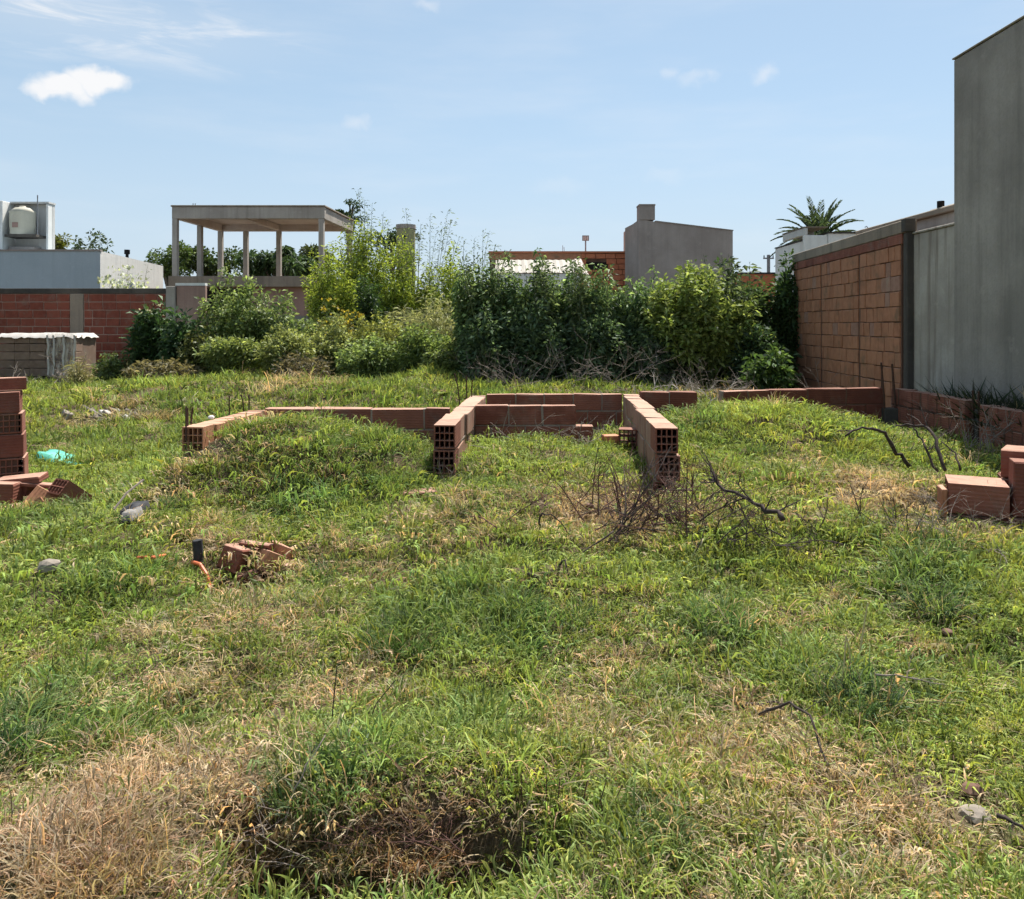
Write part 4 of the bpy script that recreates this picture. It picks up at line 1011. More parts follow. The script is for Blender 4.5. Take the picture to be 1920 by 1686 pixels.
branch_thing('straight dark stick leaning left of the block pile', pl([(1756, 885), (1738, 845), (1722, 815), (1708, 797)], 5.5, 5.8), .010, 'bark', 3, group=G4, tl=.2)
branch_thing('short dark stick standing behind the block pile', pl([(1800, 880), (1790, 850), (1765, 828)], 5.5, 5.7), .008, 'bark', 2, group=G4, tl=.2)
branch_thing('long dark branch lying across the slope right of the brush heap', pl([(1470, 975), (1440, 958), (1400, 935), (1360, 915), (1328, 898)], 4.55, 4.9), .017, 'bark', 9, group=G4, tl=.16)
branch_thing('thin reddish branch reaching left out of the brush heap', pl([(1150, 995), (1110, 1025), (1075, 1045)], 4.6, 4.5), .006, 'bark', 2, group=G4, tl=.1)
branch_thing('crooked stick hooked out of the grass left of the brush heap', pl([(1013, 985), (1012, 968), (1018, 962), (1040, 968), (1055, 985), (1068, 1003)], 4.7, 4.7), .007, 'bark', 2, group=G4, tl=.1)
branch_thing('short bent stub near the crooked stick', pl([(1046, 1090), (1048, 1062), (1056, 1050), (1066, 1075), (1072, 1085)], 4.25, 4.2), .008, 'bark', 1, group=G4, tl=.06)
branch_thing('small charred stick lying flat below the brush heap', [Vector(gat(x, y)) + Vector((0, 0, .035)) for x, y in ((990, 1092), (1012, 1092), (1030, 1096))], .014, 'bark', 2, group=G4, tl=.06)
branch_thing('dark curved stick on the dry grass lower right', [Vector(gat(x, y)) + Vector((0, 0, .05 + (.06 if i in (1, 2) else 0))) for i, (x, y) in enumerate(((1425, 1368), (1480, 1378), (1520, 1405), (1545, 1450), (1552, 1470)))], .006, 'bark', 3, group=G4, tl=.12)
branch_thing('charred stick end left of the dry stalk tussock', [Vector(gat(x, y)) + Vector((0, 0, .03)) for x, y in ((1388, 1340), (1420, 1336), (1470, 1336))], .010, 'bark', 1, group=G4, tl=.08)
branch_thing('pale twig lying right of the dry stalk tussock', [Vector(gat(x, y)) + Vector((0, 0, .10)) for x, y in ((1640, 1315), (1700, 1318), (1770, 1335))], .004, 'twig_grey', 3, group=G4, tl=.10)
branch_thing('dark stick at the lower right corner', [Vector(gat(x, y)) + Vector((0, 0, .05)) for x, y in ((1870, 1560), (1900, 1578), (1935, 1592))], .007, 'bark', 1, group=G4, tl=.06)
branch_thing('pale bent twig reaching over the front hollow', [Vector(gat(535, 1620)) + Vector((0, 0, .12)), Vector(gat(545, 1570)) + Vector((0, 0, .10)), Vector(gat(575, 1510)) + Vector((0, 0, .12)), Vector(gat(610, 1470)) + Vector((0, 0, .15))], .004, 'twig_grey', 2, group=G4, tl=.08)

def brush(label, px, py, Y, n, L, r, m, w=.4, name='brush_heap', up=.6, part='branch', depth=2, bias=(0, 0, 0), spreadd=.9):
    X = XW(px, Y); g = float(GH(X, Y)); root = thing(name, (X, Y, g), label, 'brushwood')
    for k in range(n):
        p = Vector((random.gauss(0, w * .5), random.gauss(0, w * .3), .01)); d = Vector((random.gauss(0, spreadd) + bias[0], random.gauss(0, .6) + bias[1], abs(random.gauss(0, .4)) + up))
        mb = MB(); grow(mb, p, d, L * random.uniform(.6, 1.2), r * random.uniform(.6, 1.2), depth); mb.build(part, M[m], root)
    return root
brush('tangled heap of reddish dead twigs at the foot of the right holed wall end', 1225, 965, 5.15, 60, .38, .0052, 'twig_red', .70, up=.35, bias=(.15, 0, 0))
brush('dark twig fan leaning right out of the brush heap', 1180, 1015, 4.85, 16, .62, .006, 'bark', .35, up=.45, bias=(1.0, .1, 0), depth=1, spreadd=.35)
brush('fine twig tangle on the ground under the long dark branch', 1415, 985, 4.7, 44, .22, .0045, 'bark', .6, up=.15)
brush('pale dry twig tangle at the foot of the block pile', 1790, 985, 4.75, 34, .30, .0035, 'twig_grey', .7, up=.1)
brush('dead seedling twigs standing left of the block pile', 1715, 975, 4.7, 12, .24, .004, 'bark', .5, up=1.0, depth=1)
brush('pale twigs growing up the gap in the side wall', 1840, 850, 7.3, 14, .40, .005, 'twig_grey', .35, up=1.)
brush('thin twigs in front of the side wall, above the block pile', 1800, 850, 6.6, 18, .3, .005, 'bark', .6, up=.5)
brush('whitish bare branches standing behind the rear wall', 1288, 728, 11.6, 9, .55, .010, 'twig_pale', .5, name='bare_shrub', up=1.3)
brush('second clump of whitish bare branches, left, behind the rear wall', 1225, 728, 11.8, 7, .50, .009, 'twig_pale', .45, name='bare_shrub', up=1.)
brush('grey fallen twigs before the dark hedge', 950, 715, 13.8, 26, .8, .008, 'twig_grey', 1.3, up=.35)
brush('grey fallen twigs under the middle of the hedge', 1100, 718, 13.6, 30, .75, .008, 'twig_grey', 1.5, up=.35)
brush('grey fallen twigs right of the whitish bare branches', 1370, 722, 12.2, 22, .6, .007, 'twig_grey', 1.1, up=.35)
brush('pale twigs hanging over the rear wall of the middle room', 1105, 775, 8.7, 12, .34, .006, 'twig_grey', .5, up=.5)
brush('pale twigs lying behind the broken end of the cross wall', 1110, 815, 7.35, 8, .25, .005, 'twig_grey', .3, up=.3)
brush('grey twigs lying against the cross wall', 960, 815, 7.3, 12, .4, .004, 'twig_grey', .5, up=.12, depth=1)
brush('pale branches lying in front of the block pallet', 85, 715, 15.6, 12, .6, .012, 'twig_grey', .9, up=.4)
brush('dry pinkish stalks over the ruined rear wall', 1385, 765, 9.0, 30, .30, .003, 'twig_grey', 1.1, up=.9, depth=1)
brush('dry twigs on the front face of the right holed wall end', 1245, 905, 5.8, 12, .3, .004, 'twig_grey', .22, up=1.0, depth=1)
brush('dry twigs at the foot of the left holed wall end', 835, 915, 6.05, 10, .22, .003, 'twig_grey', .2, up=.8, depth=1)

# ------------------------------------------------------------------ litter and debris
def gp(px, py, dz=0): x, y, z = gat(px, py); return Vector((x, y, z + dz))
root = thing('turquoise_sheet', P(118, 862, 8.3), 'turquoise plastic sheet half hidden in grass right of the pillar', 'plastic sheet')
root.location.z = float(GH(root.location.x, 8.3)) - .06
mb = sheet(-.22, .26, -.16, .14, .05, .10, 18, 12, .05, 6); mb.v = [(x, y, z - .22 * x - (.25 * x * x)) for x, y, z in mb.v]; mb.build('sheet', M['teal'], root, smooth=True)
p = gp(205, 785, .02); root = thing('rubble_patch', p, 'pale rubble and a white scrap on the grass left of the stub wall', 'rubble')
for k in range(16):
    mb = MB(); s = random.uniform(.03, .1); mb.box((0, 0, 0), (s * 1.6, s, s * .6), M=Euler((random.random(), random.random(), random.random() * 3)).to_matrix())
    o = mb.build('stone', M['rubble'] if k % 5 else M['cover'], root, bevel=.008); o.location = (random.gauss(-.05, .3), random.gauss(0, .15), random.uniform(0, .08))
root = thing('rag_heap', gp(252, 965, 0), 'black plastic with a crumpled pale rag in the grass, left', 'litter')
mb = sheet(-.05, .06, -.12, .10, .0, .10, 14, 12, .05, 3); mb.build('black_sheet', M['black_plastic'], root, smooth=True)
mb = sheet(.0, .08, -.2, -.04, .01, .09, 10, 10, .04, 9); mb.build('rag', M['rag'], root, smooth=True)
mb = MB(); mb.tube([(-.03, -.2, .08), (.0, -.1, .16), (.05, .02, .22)], .007, 5); mb.build('stick', M['twig_grey'], root)
# hollow with broken blocks and orange pipe
def deb(label, px, py, L, T, H, m, rot, hollow=False, dz=.0):
    o = bpy.data.objects.new('clay_block', block_mesh(L, T, H, m, hollow, 0)); link(o); o.location = gp(px, py, dz); o.rotation_euler = rot
    return tag(o, label, 'block', 'broken clay blocks in the hollow')
deb('sunken clay block, left of the two in the hollow', 440, 1062, .2, .13, .14, 'block', (R(14), R(14), R(75)), dz=-.03)
deb('clay block tipped forward, right of the two in the hollow', 505, 1072, .18, .13, .12, 'block_dull', (R(-8), R(30), R(35)), dz=-.02)
deb('thin clay shard behind the two blocks in the hollow', 480, 1045, .2, .05, .03, 'block', (0, R(5), R(-8)), dz=.06)
def pipe(label, pts, r, m, name='pipe'):
    p0 = pts[0]; root = MB(); root.tube([p - p0 for p in pts], r, 8); o = root.build(name, M[m]); o.location = p0; return tag(o, label, 'pipe')
pipe('curved orange pipe piece at the left rim of the hollow', [gp(360, 1072, .05), gp(375, 1080, .06), gp(388, 1098, .055), gp(394, 1115, .03)], .011, 'orange_pipe')
pipe('straight orange pipe piece lying left of the hollow', [gp(256, 1063, .05), gp(285, 1064, .055), gp(310, 1058, .05)], .009, 'orange_pipe')
pipe('black pipe stub standing at the left rim of the hollow', [gp(372, 1062, -.03), gp(372, 1062, .08), gp(370, 1062, .15)], .028, 'black_plastic', 'pipe_stub')
def stone(label, px, py, s, m, dz=.02):
    bm = bmesh.new(); bmesh.ops.create_icosphere(bm, subdivisions=2, radius=s)
    for v in bm.verts: v.co *= random.uniform(.82, 1.1); v.co.z *= .6
    me = bpy.data.meshes.new('stone'); bm.to_mesh(me); bm.free(); me.materials.append(M[m])
    o = link(bpy.data.objects.new('stone', me)); o.location = gp(px, py, dz); return tag(o, label, 'stone')
stone('rounded brown clod on the dry grass, lower right', 1822, 1500, .035, 'stone', .03)
stone('flat pale clod just below the rounded brown one', 1830, 1530, .045, 'rubble', .0)
stone('small dark clod in the green grass, right', 1778, 1205, .03, 'stone', .04)
stone('small clod left of the brush heap', 1106, 963, .03, 'stone', .05)
stone('pale stone in the grass, left', 92, 1072, .06, 'rubble', .03)
stone('white stone on top of the left stub wall', 398, 785, .028, 'white_rag', 0)
bpy.data.objects[-1]
for o in sc.objects:
    if o.get('label') == 'white stone on top of the left stub wall': o.location = (XW(396, 6.55), 6.55, TOP + .02)
def stalks(label, lst, m='straw', r=.004, name='dry_stalk'):
    p0 = lst[0][0]; root = thing(name, p0, label, 'dry stalk')
    for pts in lst:
        mb = MB(); mb.tube([q - p0 for q in pts], [r * (1 - .5 * i / len(pts)) for i in range(len(pts))], 5); mb.build('stem', M[m], root)
def rise(px, py, tops, Yoff=0):
    x, y, z = gat(px, py); return [P(tx, ty, y + Yoff) for tx, ty in tops]
stalks('pale split dry stalks standing in the tussock, lower right', [[gp(1577, 1300)] + rise(1577, 1300, [(1583, 1240), (1586, 1192)]), [gp(1600, 1285)] + rise(1600, 1285, [(1596, 1250), (1592, 1215), (1586, 1190)]), [gp(1610, 1240)] + rise(1610, 1240, [(1618, 1185), (1627, 1130)])])
stalks('tall thin dark stem leaning in the centre foreground', [[gp(622, 1372)] + rise(622, 1372, [(624, 1330), (632, 1248)])], 'bark', .003)
stalks('thin bent dark stem right of the tall foreground stem', [[gp(690, 1360)] + rise(690, 1360, [(705, 1320), (742, 1275)])], 'bark', .0025)
stalks('row of thin brown stems, lower centre right', [[gp(x, 1540)] + rise(x, 1540, [(x - 6, 1500), (x - 8 + k * 3, 1452 + k * 4)]) for k, x in enumerate((985, 1030, 1052, 1100, 1132, 1160))], 'twig_red', .0025)

# ------------------------------------------------------------------ grass
def tuft(nb, rad, L, W, arch, seed, lie=.0, tip_dry=0, seg=4, curl=.2):
    r = np.random.default_rng(seed); Vs = []; F4 = []; F3 = []; Cs = []; b = 0
    for i in range(nb):
        a = r.random() * 2 * np.pi; q = rad * np.sqrt(r.random()); p = np.array([q * np.cos(a), q * np.sin(a), -.012])
        az = a + r.normal(0, .9); el = np.clip(r.normal(1.15 - lie, .25), .05, 1.5); l = L * r.uniform(.45, 1.2); w_ = W * r.uniform(.6, 1.3)
        d = np.array([np.cos(az) * np.cos(el), np.sin(az) * np.cos(el), np.sin(el)]); tw = r.normal(0, curl)
        tint = r.uniform(.5, 1.55); warm = r.random() ** 3
        s0 = np.array([-np.sin(az), np.cos(az), 0]); 
        roll = r.normal(0, .6); s0 = s0 * np.cos(roll) + np.cross(d, s0) * np.sin(roll)
        for k in range(seg + 1):
            u = k / seg; ww = w_ * (1 - u ** 1.6) * (.7 + .6 * min(1, u * 3))
            col = np.array([1, 1, 1]) * tint; col = col * (1 - warm) + np.array([1.5, 1.15, .9]) * tint * warm
            if k < seg:
                Vs += [p - s0 * ww / 2, p + s0 * ww / 2]; Cs += [col, col]
            else: Vs += [p]; Cs += [col]
            p = p + d * l / seg
            d = d + np.array([0, 0, -arch * (.35 + u)]) / seg * 2.2; d = d + s0 * tw * .5; d /= np.linalg.norm(d)
            if p[2] < .004: p[2] = .004 + .004 * r.random(); d[2] = abs(d[2]) * .3
        for k in range(seg - 1): F4.append([b + 2 * k, b + 2 * k + 1, b + 2 * k + 3, b + 2 * k + 2])
        F3.append([b + 2 * seg - 2, b + 2 * seg - 1, b + 2 * seg]); b += 2 * seg + 1
    return np_mesh('grass_tuft', np.array(Vs), F4, F3, np.array(Cs), M['grass'])
src = bpy.data.collections.new('grass source')
kinds = []
def addsrc(me):
    o = bpy.data.objects.new('tuft_%02d' % len(kinds), me); src.objects.link(o); kinds.append(o)
for s in range(5): addsrc(tuft(34, .070, .068, .0044, 1.0, 100 + s, curl=.55))                       # 0-4 short lush
for s in range(4): addsrc(tuft(44, .060, .115, .0047, 1.35, 200 + s, curl=.5))                        # 5-8 long arching
for s in range(4): addsrc(tuft(46, .10, .105, .0034, .5, 300 + s, lie=.85, curl=.9))       # 9-12 straw mat
for s in range(3): addsrc(tuft(28, .10, .075, .0085, 1.0, 400 + s, seg=3, curl=.5))                  # 13-15 coarse far
for s in range(3): addsrc(tuft(36, .12, .042, .0048, .9, 500 + s, lie=.5, seg=3))         # 16-18 short filler
for s in range(3): addsrc(tuft(38, .05, .15, .0032, 1.6, 600 + s, curl=.7))              # 19-21 long dead, drooping

for s in range(3): addsrc(tuft(13, .035, .055, .020, .9, 700 + s, lie=.45, seg=4, curl=.2))             # 22-24 broadleaf rosettes

def pts_in(y0, y1, dens, margin):
    area = 0; out = []
    n = int(dens * (y1 - y0) * ((1920 / F) * (y0 + y1) / 2 + 2 * margin) * 1.25)
    y = rng.uniform(y0, y1, n); wmax = .5 * 1920 / F * y1 + margin
    n2 = int(dens * (y1 - y0) * 2 * wmax); y = rng.uniform(y0, y1, n2); x = rng.uniform(-wmax, wmax, n2)
    k = np.abs(x) < .5 * 1920 / F * y + margin
    return x[k], y[k]
# dry and lush fields read off the photograph: px, py, rx, ry, weight
def field(x, y, lst):
    t = np.zeros_like(x)
    for (px, py, rx, ry, wgt) in lst:
        cx, cy, _ = gat(px, py); _, ya, _ = gat(px, min(1900, py + ry)); _, yb, _ = gat(px, max(660, py - ry))
        sx = rx * cy / F; sy = max(.06, (yb - ya) / 2)
        t = t + wgt * np.exp(-(((x - cx) / sx) ** 2 + ((y - cy) / sy) ** 2))
    return t
DRY = [(230, 1470, 260, 60, 1.2), (130, 1600, 300, 90, 1.4), (450, 1560, 200, 60, 1.2), (400, 1430, 130, 60, .9), (740, 1320, 150, 50, .6), (790, 1560, 120, 90, 1.5), (600, 1620, 260, 60, .9), (1060, 1370, 90, 40, .7), (700, 1262, 190, 22, .7),
       (300, 1185, 220, 28, .5), (50, 1245, 80, 30, .7), (470, 1090, 120, 45, 1.1), (1090, 930, 90, 60, .6), (1170, 985, 120, 45, .9), (1650, 920, 130, 40, 1.1), (1830, 1005, 120, 30, .8), (1700, 1500, 300, 110, .65),
       (1100, 1430, 260, 60, .35), (1420, 1400, 150, 60, .3), (820, 1010, 70, 40, .5), (200, 790, 90, 16, .9), (560, 722, 130, 10, .7), (400, 1000, 80, 25, .5), (240, 750, 60, 18, .7), (1400, 745, 70, 10, 1.2),
       (520, 1310, 300, 30, .55), (690, 1060, 80, 40, .6), (1820, 1540, 150, 60, .8), (480, 905, 60, 25, .4), (1700, 1640, 260, 50, .5), (60, 1330, 120, 30, .5), (280, 1290, 160, 25, .55), (1300, 745, 120, 10, .6)]
LUSH = [(750, 1160, 130, 60, 1), (460, 1230, 110, 55, .8), (1750, 1110, 90, 45, 1.2), (1610, 1290, 110, 50, 1.2), (1730, 1025, 60, 35, 1), (545, 935, 60, 30, .9), (1340, 1190, 90, 40, .7), (600, 1450, 110, 70, .9), (10, 1400, 60, 50, 1.2),
        (560, 740, 50, 14, 1), (960, 1170, 90, 50, .6), (620, 1080, 60, 40, .7), (880, 1000, 70, 50, .5), (1350, 840, 80, 20, .7), (1330, 790, 80, 15, .7), (1270, 1560, 90, 60, .5), (1560, 1590, 90, 50, .2), (170, 1090, 60, 40, .5), (60, 990, 90, 40, .6)]
YEL = [(1500, 1500, 300, 100, .7), (1250, 1420, 240, 70, .7), (1850, 1380, 200, 120, .6), (1500, 1060, 340, 45, .5), (900, 1290, 200, 40, .4), (760, 1190, 60, 30, .2), (480, 700, 60, 8, 1), (820, 712, 80, 10, .9), (1400, 770, 160, 20, .5), (150, 740, 150, 30, .4), (1660, 1620, 220, 60, .6)]
BARE = [(1700, 1500, 160, 30, .6), (1830, 1540, 110, 40, .7), (1560, 1540, 90, 30, .4), (620, 1270, 120, 12, .5), (1380, 1345, 90, 12, .5), (1130, 960, 70, 25, .4)]
PX, PY, KI, SCL, ROT, COL = [], [], [], [], [], []
walls_xy = [((XW(362, 6.05), 6.05), (XW(484, 7.3), 7.3)), ((XW(500, 7.48), 7.48), (XW(845, 7.5), 7.5)), ((XW(832, 6.2), 6.2), (XW(898, 8.85), 8.85)), ((XW(1252, 5.96), 5.96), (XW(1181, 9.05), 9.05)),
            ((XW(890, 7.72), 7.72), (XW(1100, 7.72), 7.72)), ((XW(912, 9.05), 9.05), (XW(1305, 9.1), 9.1)), ((XW(1436, 9.35), 9.35), (XW(1652, 9.6), 9.6)), ((4.69, 9.6), (4.69, 5.3))]
def clear(x, y, tol=.13):
    k = np.ones(len(x), bool)
    for a, b in walls_xy:
        a = np.array(a); b = np.array(b); d = b - a; t = np.clip(((x - a[0]) * d[0] + (y - a[1]) * d[1]) / (d @ d), 0, 1)
        k &= np.hypot(x - a[0] - t * d[0], y - a[1] - t * d[1]) > tol
    k &= ~((x > 4.95)); k &= ~((x > 2.68) & (x < 3.6) & (np.abs(y - 5.1) < .16)); k &= ~((x < -4.0) & (np.abs(y - 6.7) < .18)); k &= ~((np.abs(x + .3 - XW(92, YP)) < 1.2) & (np.abs(y - YP) < .5))
    return k
def scatter(y0, y1, dens, margin, mode, smul=1.0):
    x, y = pts_in(y0, y1, dens, margin); k = clear(x, y); x, y = x[k], y[k]
    n = len(x)
    dry = field(x, y, DRY) + ((fbm(x, y, 1.1, 21) - .52) * 1.5 + (fbm(x, y, 4.5, 33, 2) - .5) * .7) * (1 - .6 * sst(y, 4.5, 6.5)) - .12 * sst(y, 4.5, 6.5) - .22 * sst(y, 10, 12)
    lush = field(x, y, LUSH) + (fbm(x, y, 1.7, 41) - .62) * 1.6
    yel = field(x, y, YEL) + (fbm(x, y, .9, 51) - .5) * .9
    ditch = np.exp(-(((x + .40) / .5) ** 2 + ((y - 2.22) / .22) ** 2))
    u = rng.random(n); isdry = (u < np.clip(.09 + .80 * dry, .035, .93)); v = rng.random(n); w_ = rng.random(n)
    ki = rng.integers(0, 5, n)
    ki = np.where(w_ < np.clip(.22 + .7 * lush, .08, .85), rng.integers(5, 9, n), ki)
    if mode == 'far': ki = np.where(v < .75, rng.integers(13, 16, n), ki)
    if mode == 'fill': ki = rng.integers(16, 19, n)
    else: ki = np.where(isdry, np.where(v < .72, rng.integers(9, 13, n), rng.integers(19, 22, n)), ki)
    bl = (rng.random(n) < .05 + .10 * (fbm(x, y, 2.1, 77) > .6)) & (mode != 'fill') & ~isdry; ki = np.where(bl, rng.integers(22, 25, n), ki)
    green = np.array([.152, .222, .056]); dark = np.array([.082, .156, .060]); bright = np.array([.295, .345, .075]); straw = np.array([.47, .385, .25]); brown = np.array([.24, .165, .12]); olive = np.array([.15, .155, .055])
    lt = np.clip(lush + rng.normal(0, .12, n), 0, 1)[:, None]; yt = np.clip(.30 + .75 * yel + rng.normal(0, .2, n), 0, 1)[:, None]
    c = green * (1 - yt) + bright * yt; c = c * (1 - .8 * lt) + dark * .8 * lt
    hd = np.clip(dry * .4 + rng.normal(0, .12, n), 0, .6)[:, None]; c = c * (1 - hd) + olive * 1.5 * hd
    bt = rng.random((n, 1)) * .55 + .45 * np.clip(np.exp(-(((x - gat(790, 1560)[0]) / .25) ** 2 + ((y - gat(790, 1560)[1]) / .3) ** 2)) + np.exp(-(((x + 1.0) / .7) ** 2 + ((y - 2.1) / .32) ** 2)), 0, 1)[:, None]
    sc_ = straw * (1 - bt) + brown * bt
    c = np.where(isdry[:, None], sc_, c)
    c *= rng.normal(1, .24, (n, 1)).clip(.45, 1.7); c[:, 0] *= rng.normal(1, .06, n)
    s = rng.uniform(.55, 1.45, n) * smul * (1 + .35 * np.clip(lush, 0, 1)) * np.where(isdry, .9, 1) * (.85 + .35 * fbm(x, y, 2.3, 61))
    bare = field(x, y, BARE) + (fbm(x, y, 2.6, 91) - .60) * 2.2
    keep = (rng.random(n) > ditch * .5) & (rng.random(n) > np.clip(bare, 0, .8))
    x, y, ki, s, c = x[keep], y[keep], ki[keep], s[keep], c[keep]; n = len(x)
    e = .04; gx_s = (GH(x + e, y) - GH(x - e, y)) / (2 * e); gy_s = (GH(x, y + e) - GH(x, y - e)) / (2 * e)
    rx_ = np.arctan(gy_s) * .6 + rng.normal(0, .10, n); ry_ = -np.arctan(gx_s) * .6 + rng.normal(0, .10, n)
    PX.append(np.stack([x, y, GH(x, y)], 1)); KI.append(ki); SCL.append(s); ROT.append(np.stack([rx_, ry_, rng.uniform(0, 2 * np.pi, n)], 1)); COL.append(c)
scatter(1.45, 3.2, 460, 1.7, 'near', .95)
scatter(3.2, 5.2, 320, 1.6, 'near', 1.0)
scatter(5.2, 8.0, 190, 1.5, 'near', 1.12)
scatter(8.0, 11.0, 130, 1.5, 'far', 1.35)
scatter(11.0, 19.0, 62, 2.0, 'far', 1.9)
scatter(1.45, 4.0, 300, 1.7, 'fill', 1.1)
scatter(4.0, 9.0, 130, 1.0, 'fill', 1.6)
def inst_object(name, pos, ki, scl, rot, col, label):
    me = bpy.data.meshes.new(name); me.vertices.add(len(pos)); me.vertices.foreach_set('co', pos.astype(np.float32).ravel())
    def at(nm, ty, key, arr): a = me.attributes.new(nm, ty, 'POINT'); a.data.foreach_set(key, arr)
    at('idx', 'INT', 'value', ki.astype(np.int32)); at('scl', 'FLOAT', 'value', scl.astype(np.float32)); at('rotv', 'FLOAT_VECTOR', 'vector', rot.astype(np.float32).ravel())
    at('gcol', 'FLOAT_COLOR', 'color', np.concatenate([clipc(col), np.ones((len(col), 1))], 1).astype(np.float32).ravel())
    me.update(); o = link(bpy.data.objects.new(name, me))
    ng = bpy.data.node_groups.get('scatter_tufts')
    if ng is None:
        ng = bpy.data.node_groups.new('scatter_tufts', 'GeometryNodeTree')
        ng.interface.new_socket('Geometry', in_out='INPUT', socket_type='NodeSocketGeometry'); ng.interface.new_socket('Geometry', in_out='OUTPUT', socket_type='NodeSocketGeometry')
        N = ng.nodes; gi = N.new('NodeGroupInput'); go_ = N.new('NodeGroupOutput'); ip = N.new('GeometryNodeInstanceOnPoints'); ci = N.new('GeometryNodeCollectionInfo')
        ci.inputs[0].default_value = src; ci.inputs['Separate Children'].default_value = True; ci.inputs['Reset Children'].default_value = True
        def na(nm, ty): a = N.new('GeometryNodeInputNamedAttribute'); a.data_type = ty; a.inputs[0].default_value = nm; return a.outputs[0]
        Lk = ng.links.new
        Lk(gi.outputs[0], ip.inputs['Points']); Lk(ci.outputs[0], ip.inputs['Instance']); ip.inputs['Pick Instance'].default_value = True
        Lk(na('idx', 'INT'), ip.inputs['Instance Index']); Lk(na('scl', 'FLOAT'), ip.inputs['Scale']); Lk(na('rotv', 'FLOAT_VECTOR'), ip.inputs['Rotation'])
        Lk(ip.outputs[0], go_.inputs[0])
    md = o.modifiers.new('scatter', 'NODES'); md.node_group = ng
    me.materials.append(M['grass'])
    return tag(o, label, 'grass', kind='stuff')
pos = np.concatenate(PX); ki = np.concatenate(KI); scl = np.concatenate(SCL); rot = np.concatenate(ROT); col = np.concatenate(COL)
print('tufts', len(pos))
inst_object('grass', pos, ki, scl, rot, col, 'rough green and straw coloured grass covering the whole lot')

# named tussocks, each one mesh
def tussock(label, px, py, nb, rad, L, ca, W=.005, arch=.9, seed=1, dry=.25, name='grass_tussock'):
    me = tuft(nb, rad, L * .62, W, arch, seed, curl=(.8 if dry > .35 else .35), seg=5).copy(); me.name = 'grass_tussock'
    a = me.attributes['tint']; buf = np.zeros(len(me.vertices) * 4, np.float32); a.data.foreach_get('color', buf); buf = buf.reshape(-1, 4)
    blade = np.arange(len(buf)) // 11; r = np.random.default_rng(seed); isd = r.random(blade.max() + 1) < dry
    base = np.where(isd[blade][:, None], np.array([.34, .27, .16]), np.array(ca)); buf[:, :3] *= base; a.data.foreach_set('color', buf.ravel())
    me.materials.clear(); me.materials.append(M['leaf'])
    o = link(bpy.data.objects.new(name, me)); o.location = gp(px, py, 0); return tag(o, label, 'grass tussock', 'dark grass tussocks')
tussock('dark drooping grass tussock, right, above the dry stalks', 1750, 1150, 420, .11, .24, (.045, .085, .035), seed=3, arch=1.2)
tussock('dark tussock around the pale dry stalks', 1610, 1320, 520, .14, .22, (.055, .10, .045), seed=4, arch=1.0)
tussock('dark green tussock below the block pile', 1735, 1050, 320, .12, .22, (.05, .10, .035), seed=5)
tussock('dark green tussock cut by the left edge', -5, 1440, 260, .08, .22, (.04, .09, .03), seed=6, dry=.1)
tussock('dark green tussock on the left mound slope', 548, 965, 300, .11, .22, (.05, .10, .03), seed=7)
tussock('lush tussock over the front hollow', 590, 1500, 420, .13, .26, (.06, .10, .03), seed=8, arch=1.1)
tussock('large lush tussock in the centre foreground', 760, 1210, 460, .18, .24, (.06, .115, .035), seed=9, dry=.12)
tussock('brown drooping tussock left of the front hollow', 180, 1640, 700, .17, .26, (.28, .20, .13), W=.004, seed=10, dry=.7, arch=1.3)
tussock('reddish brown matted tussock right of the front hollow', 780, 1600, 520, .14, .20, (.24, .14, .085), W=.004, seed=11, dry=.4, arch=1.3)
for k, (yy, lb) in enumerate(((8.35, 'dark weeds at the foot of the grey building, left clump'), (7.75, 'dark weeds at the foot of the grey building, middle clump'), (7.2, 'dark weeds at the foot of the grey building, by the frame edge'))):
    o = tussock(lb, 900, 1000, 620, .11, .95, (.03, .045, .024), W=.020, seed=12 + k, dry=.08, arch=.45); o.location = (4.885, yy, .30); o.scale = (.8, 3.2, 1)

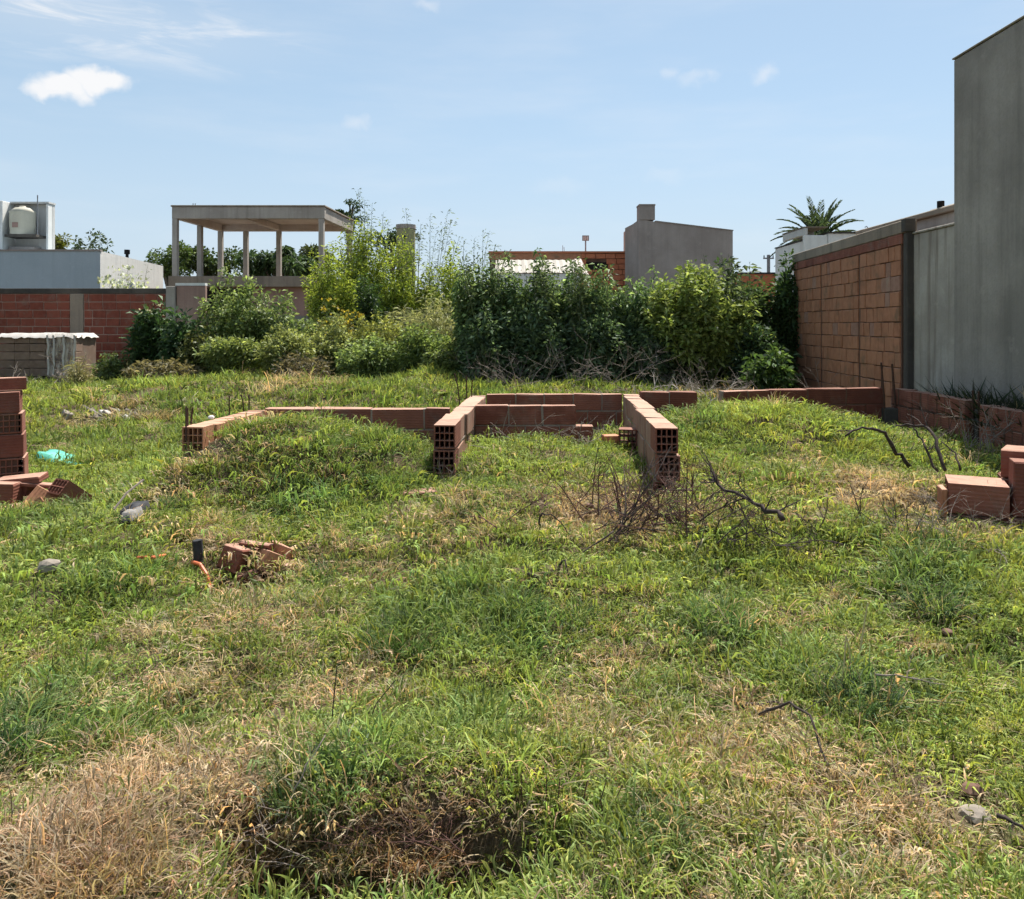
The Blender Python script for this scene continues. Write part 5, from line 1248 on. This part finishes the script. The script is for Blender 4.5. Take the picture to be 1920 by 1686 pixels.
tussock('brown dry grass hump behind the pale rubble, left of two', 236, 762, 420, .22, .34, (.15, .15, .07), W=.008, seed=31, dry=.5, arch=1.4)
tussock('greyish dry grass hump right of the pale rubble', 292, 785, 480, .24, .34, (.14, .13, .07), W=.008, seed=32, dry=.55, arch=1.4)
brush('pale sticks lying on the rubble, left of the stub wall', 215, 790, float(gat(215, 790)[1]), 8, .35, .008, 'twig_pale', .4, up=.1, depth=1)
deb('reddish clay shard in the grass left of the left holed wall end', 785, 932, .28, .12, .05, 'block', (R(4), R(-3), R(8)), dz=.0)
for k, (px, yt, lb) in enumerate(((905, 478, 'seeding stalks rising over the left end of the dark hedge'), (1005, 486, 'seeding stalks rising over the hedge under the white roof'), (1110, 492, 'seeding stalks rising over the hedge left of the gable'), (1370, 478, 'dark leafy sprigs rising over the hedge right of the gable'))):
    shoots(lb, px, 14.7, 600, [(px + random.uniform(-55, 55), yt + random.uniform(-6, 22)) for _ in range(9 if k < 3 else 5)], (.05, .07, .035), (.15, .19, .09), .09 if k < 3 else .12, wr=.4, g0=float(GH(XW(px, 14.7), 14.7)))

brush('brown litter of twigs in the hollow around the broken blocks', 490, 1095, float(gat(490, 1095)[1]), 36, .16, .003, 'twig_red', .34, up=.08, depth=1)
brush('pale dead stems over the front hollow', 480, 1560, float(gat(480, 1560)[1]), 22, .20, .0018, 'twig_grey', .34, up=.25, depth=1)
brush('reddish dead stems right of the front hollow', 790, 1560, float(gat(790, 1560)[1]), 30, .17, .0018, 'twig_red', .26, up=.2, depth=1)
deb('broken clay shard standing at the back of the hollow', 520, 1050, .16, .03, .10, 'block_dull', (R(-15), R(12), R(-30)), dz=-.01)
deb('small clay shard at the right rim of the hollow', 545, 1072, .10, .05, .03, 'block', (R(5), R(10), R(40)), dz=.01)
deb('half buried clay piece in front of the hollow blocks', 470, 1085, .14, .07, .05, 'block_red', (R(10), R(-8), R(15)), dz=-.01)
for k, (px, py, lb) in enumerate(((1085, 1170, 'small dark tuft in the bright grass below the brush heap'), (880, 965, 'small dark tuft in the middle room mound foot'), (330, 950, 'small dark tuft left of the hollow'), (1330, 1180, 'dark tuft left of the dry stalk tussock'), (170, 1085, 'dark tuft right of the pale stone'), (1420, 850, 'dark tuft on the right mound'), (1335, 795, 'dark tuft near the top of the right mound'), (615, 1075, 'dark tuft right of the hollow'), (700, 900, 'dark tuft at the foot of the left mound'), (1230, 1600, 'dark tuft at the lower edge, right of centre'))):
    tussock(lb, px, py, 240, .09, .19, (.07, .13, .05), W=.005, seed=60 + k, dry=.12, arch=1.0)

tussock('matted brown thatch sagging into the front hollow, left half', 470, 1590, 420, .14, .20, (.17, .13, .07), W=.004, seed=81, dry=.55, arch=1.3)
tussock('matted green and brown thatch sagging into the front hollow, right half', 650, 1585, 420, .14, .20, (.11, .13, .05), W=.004, seed=82, dry=.4, arch=1.3)
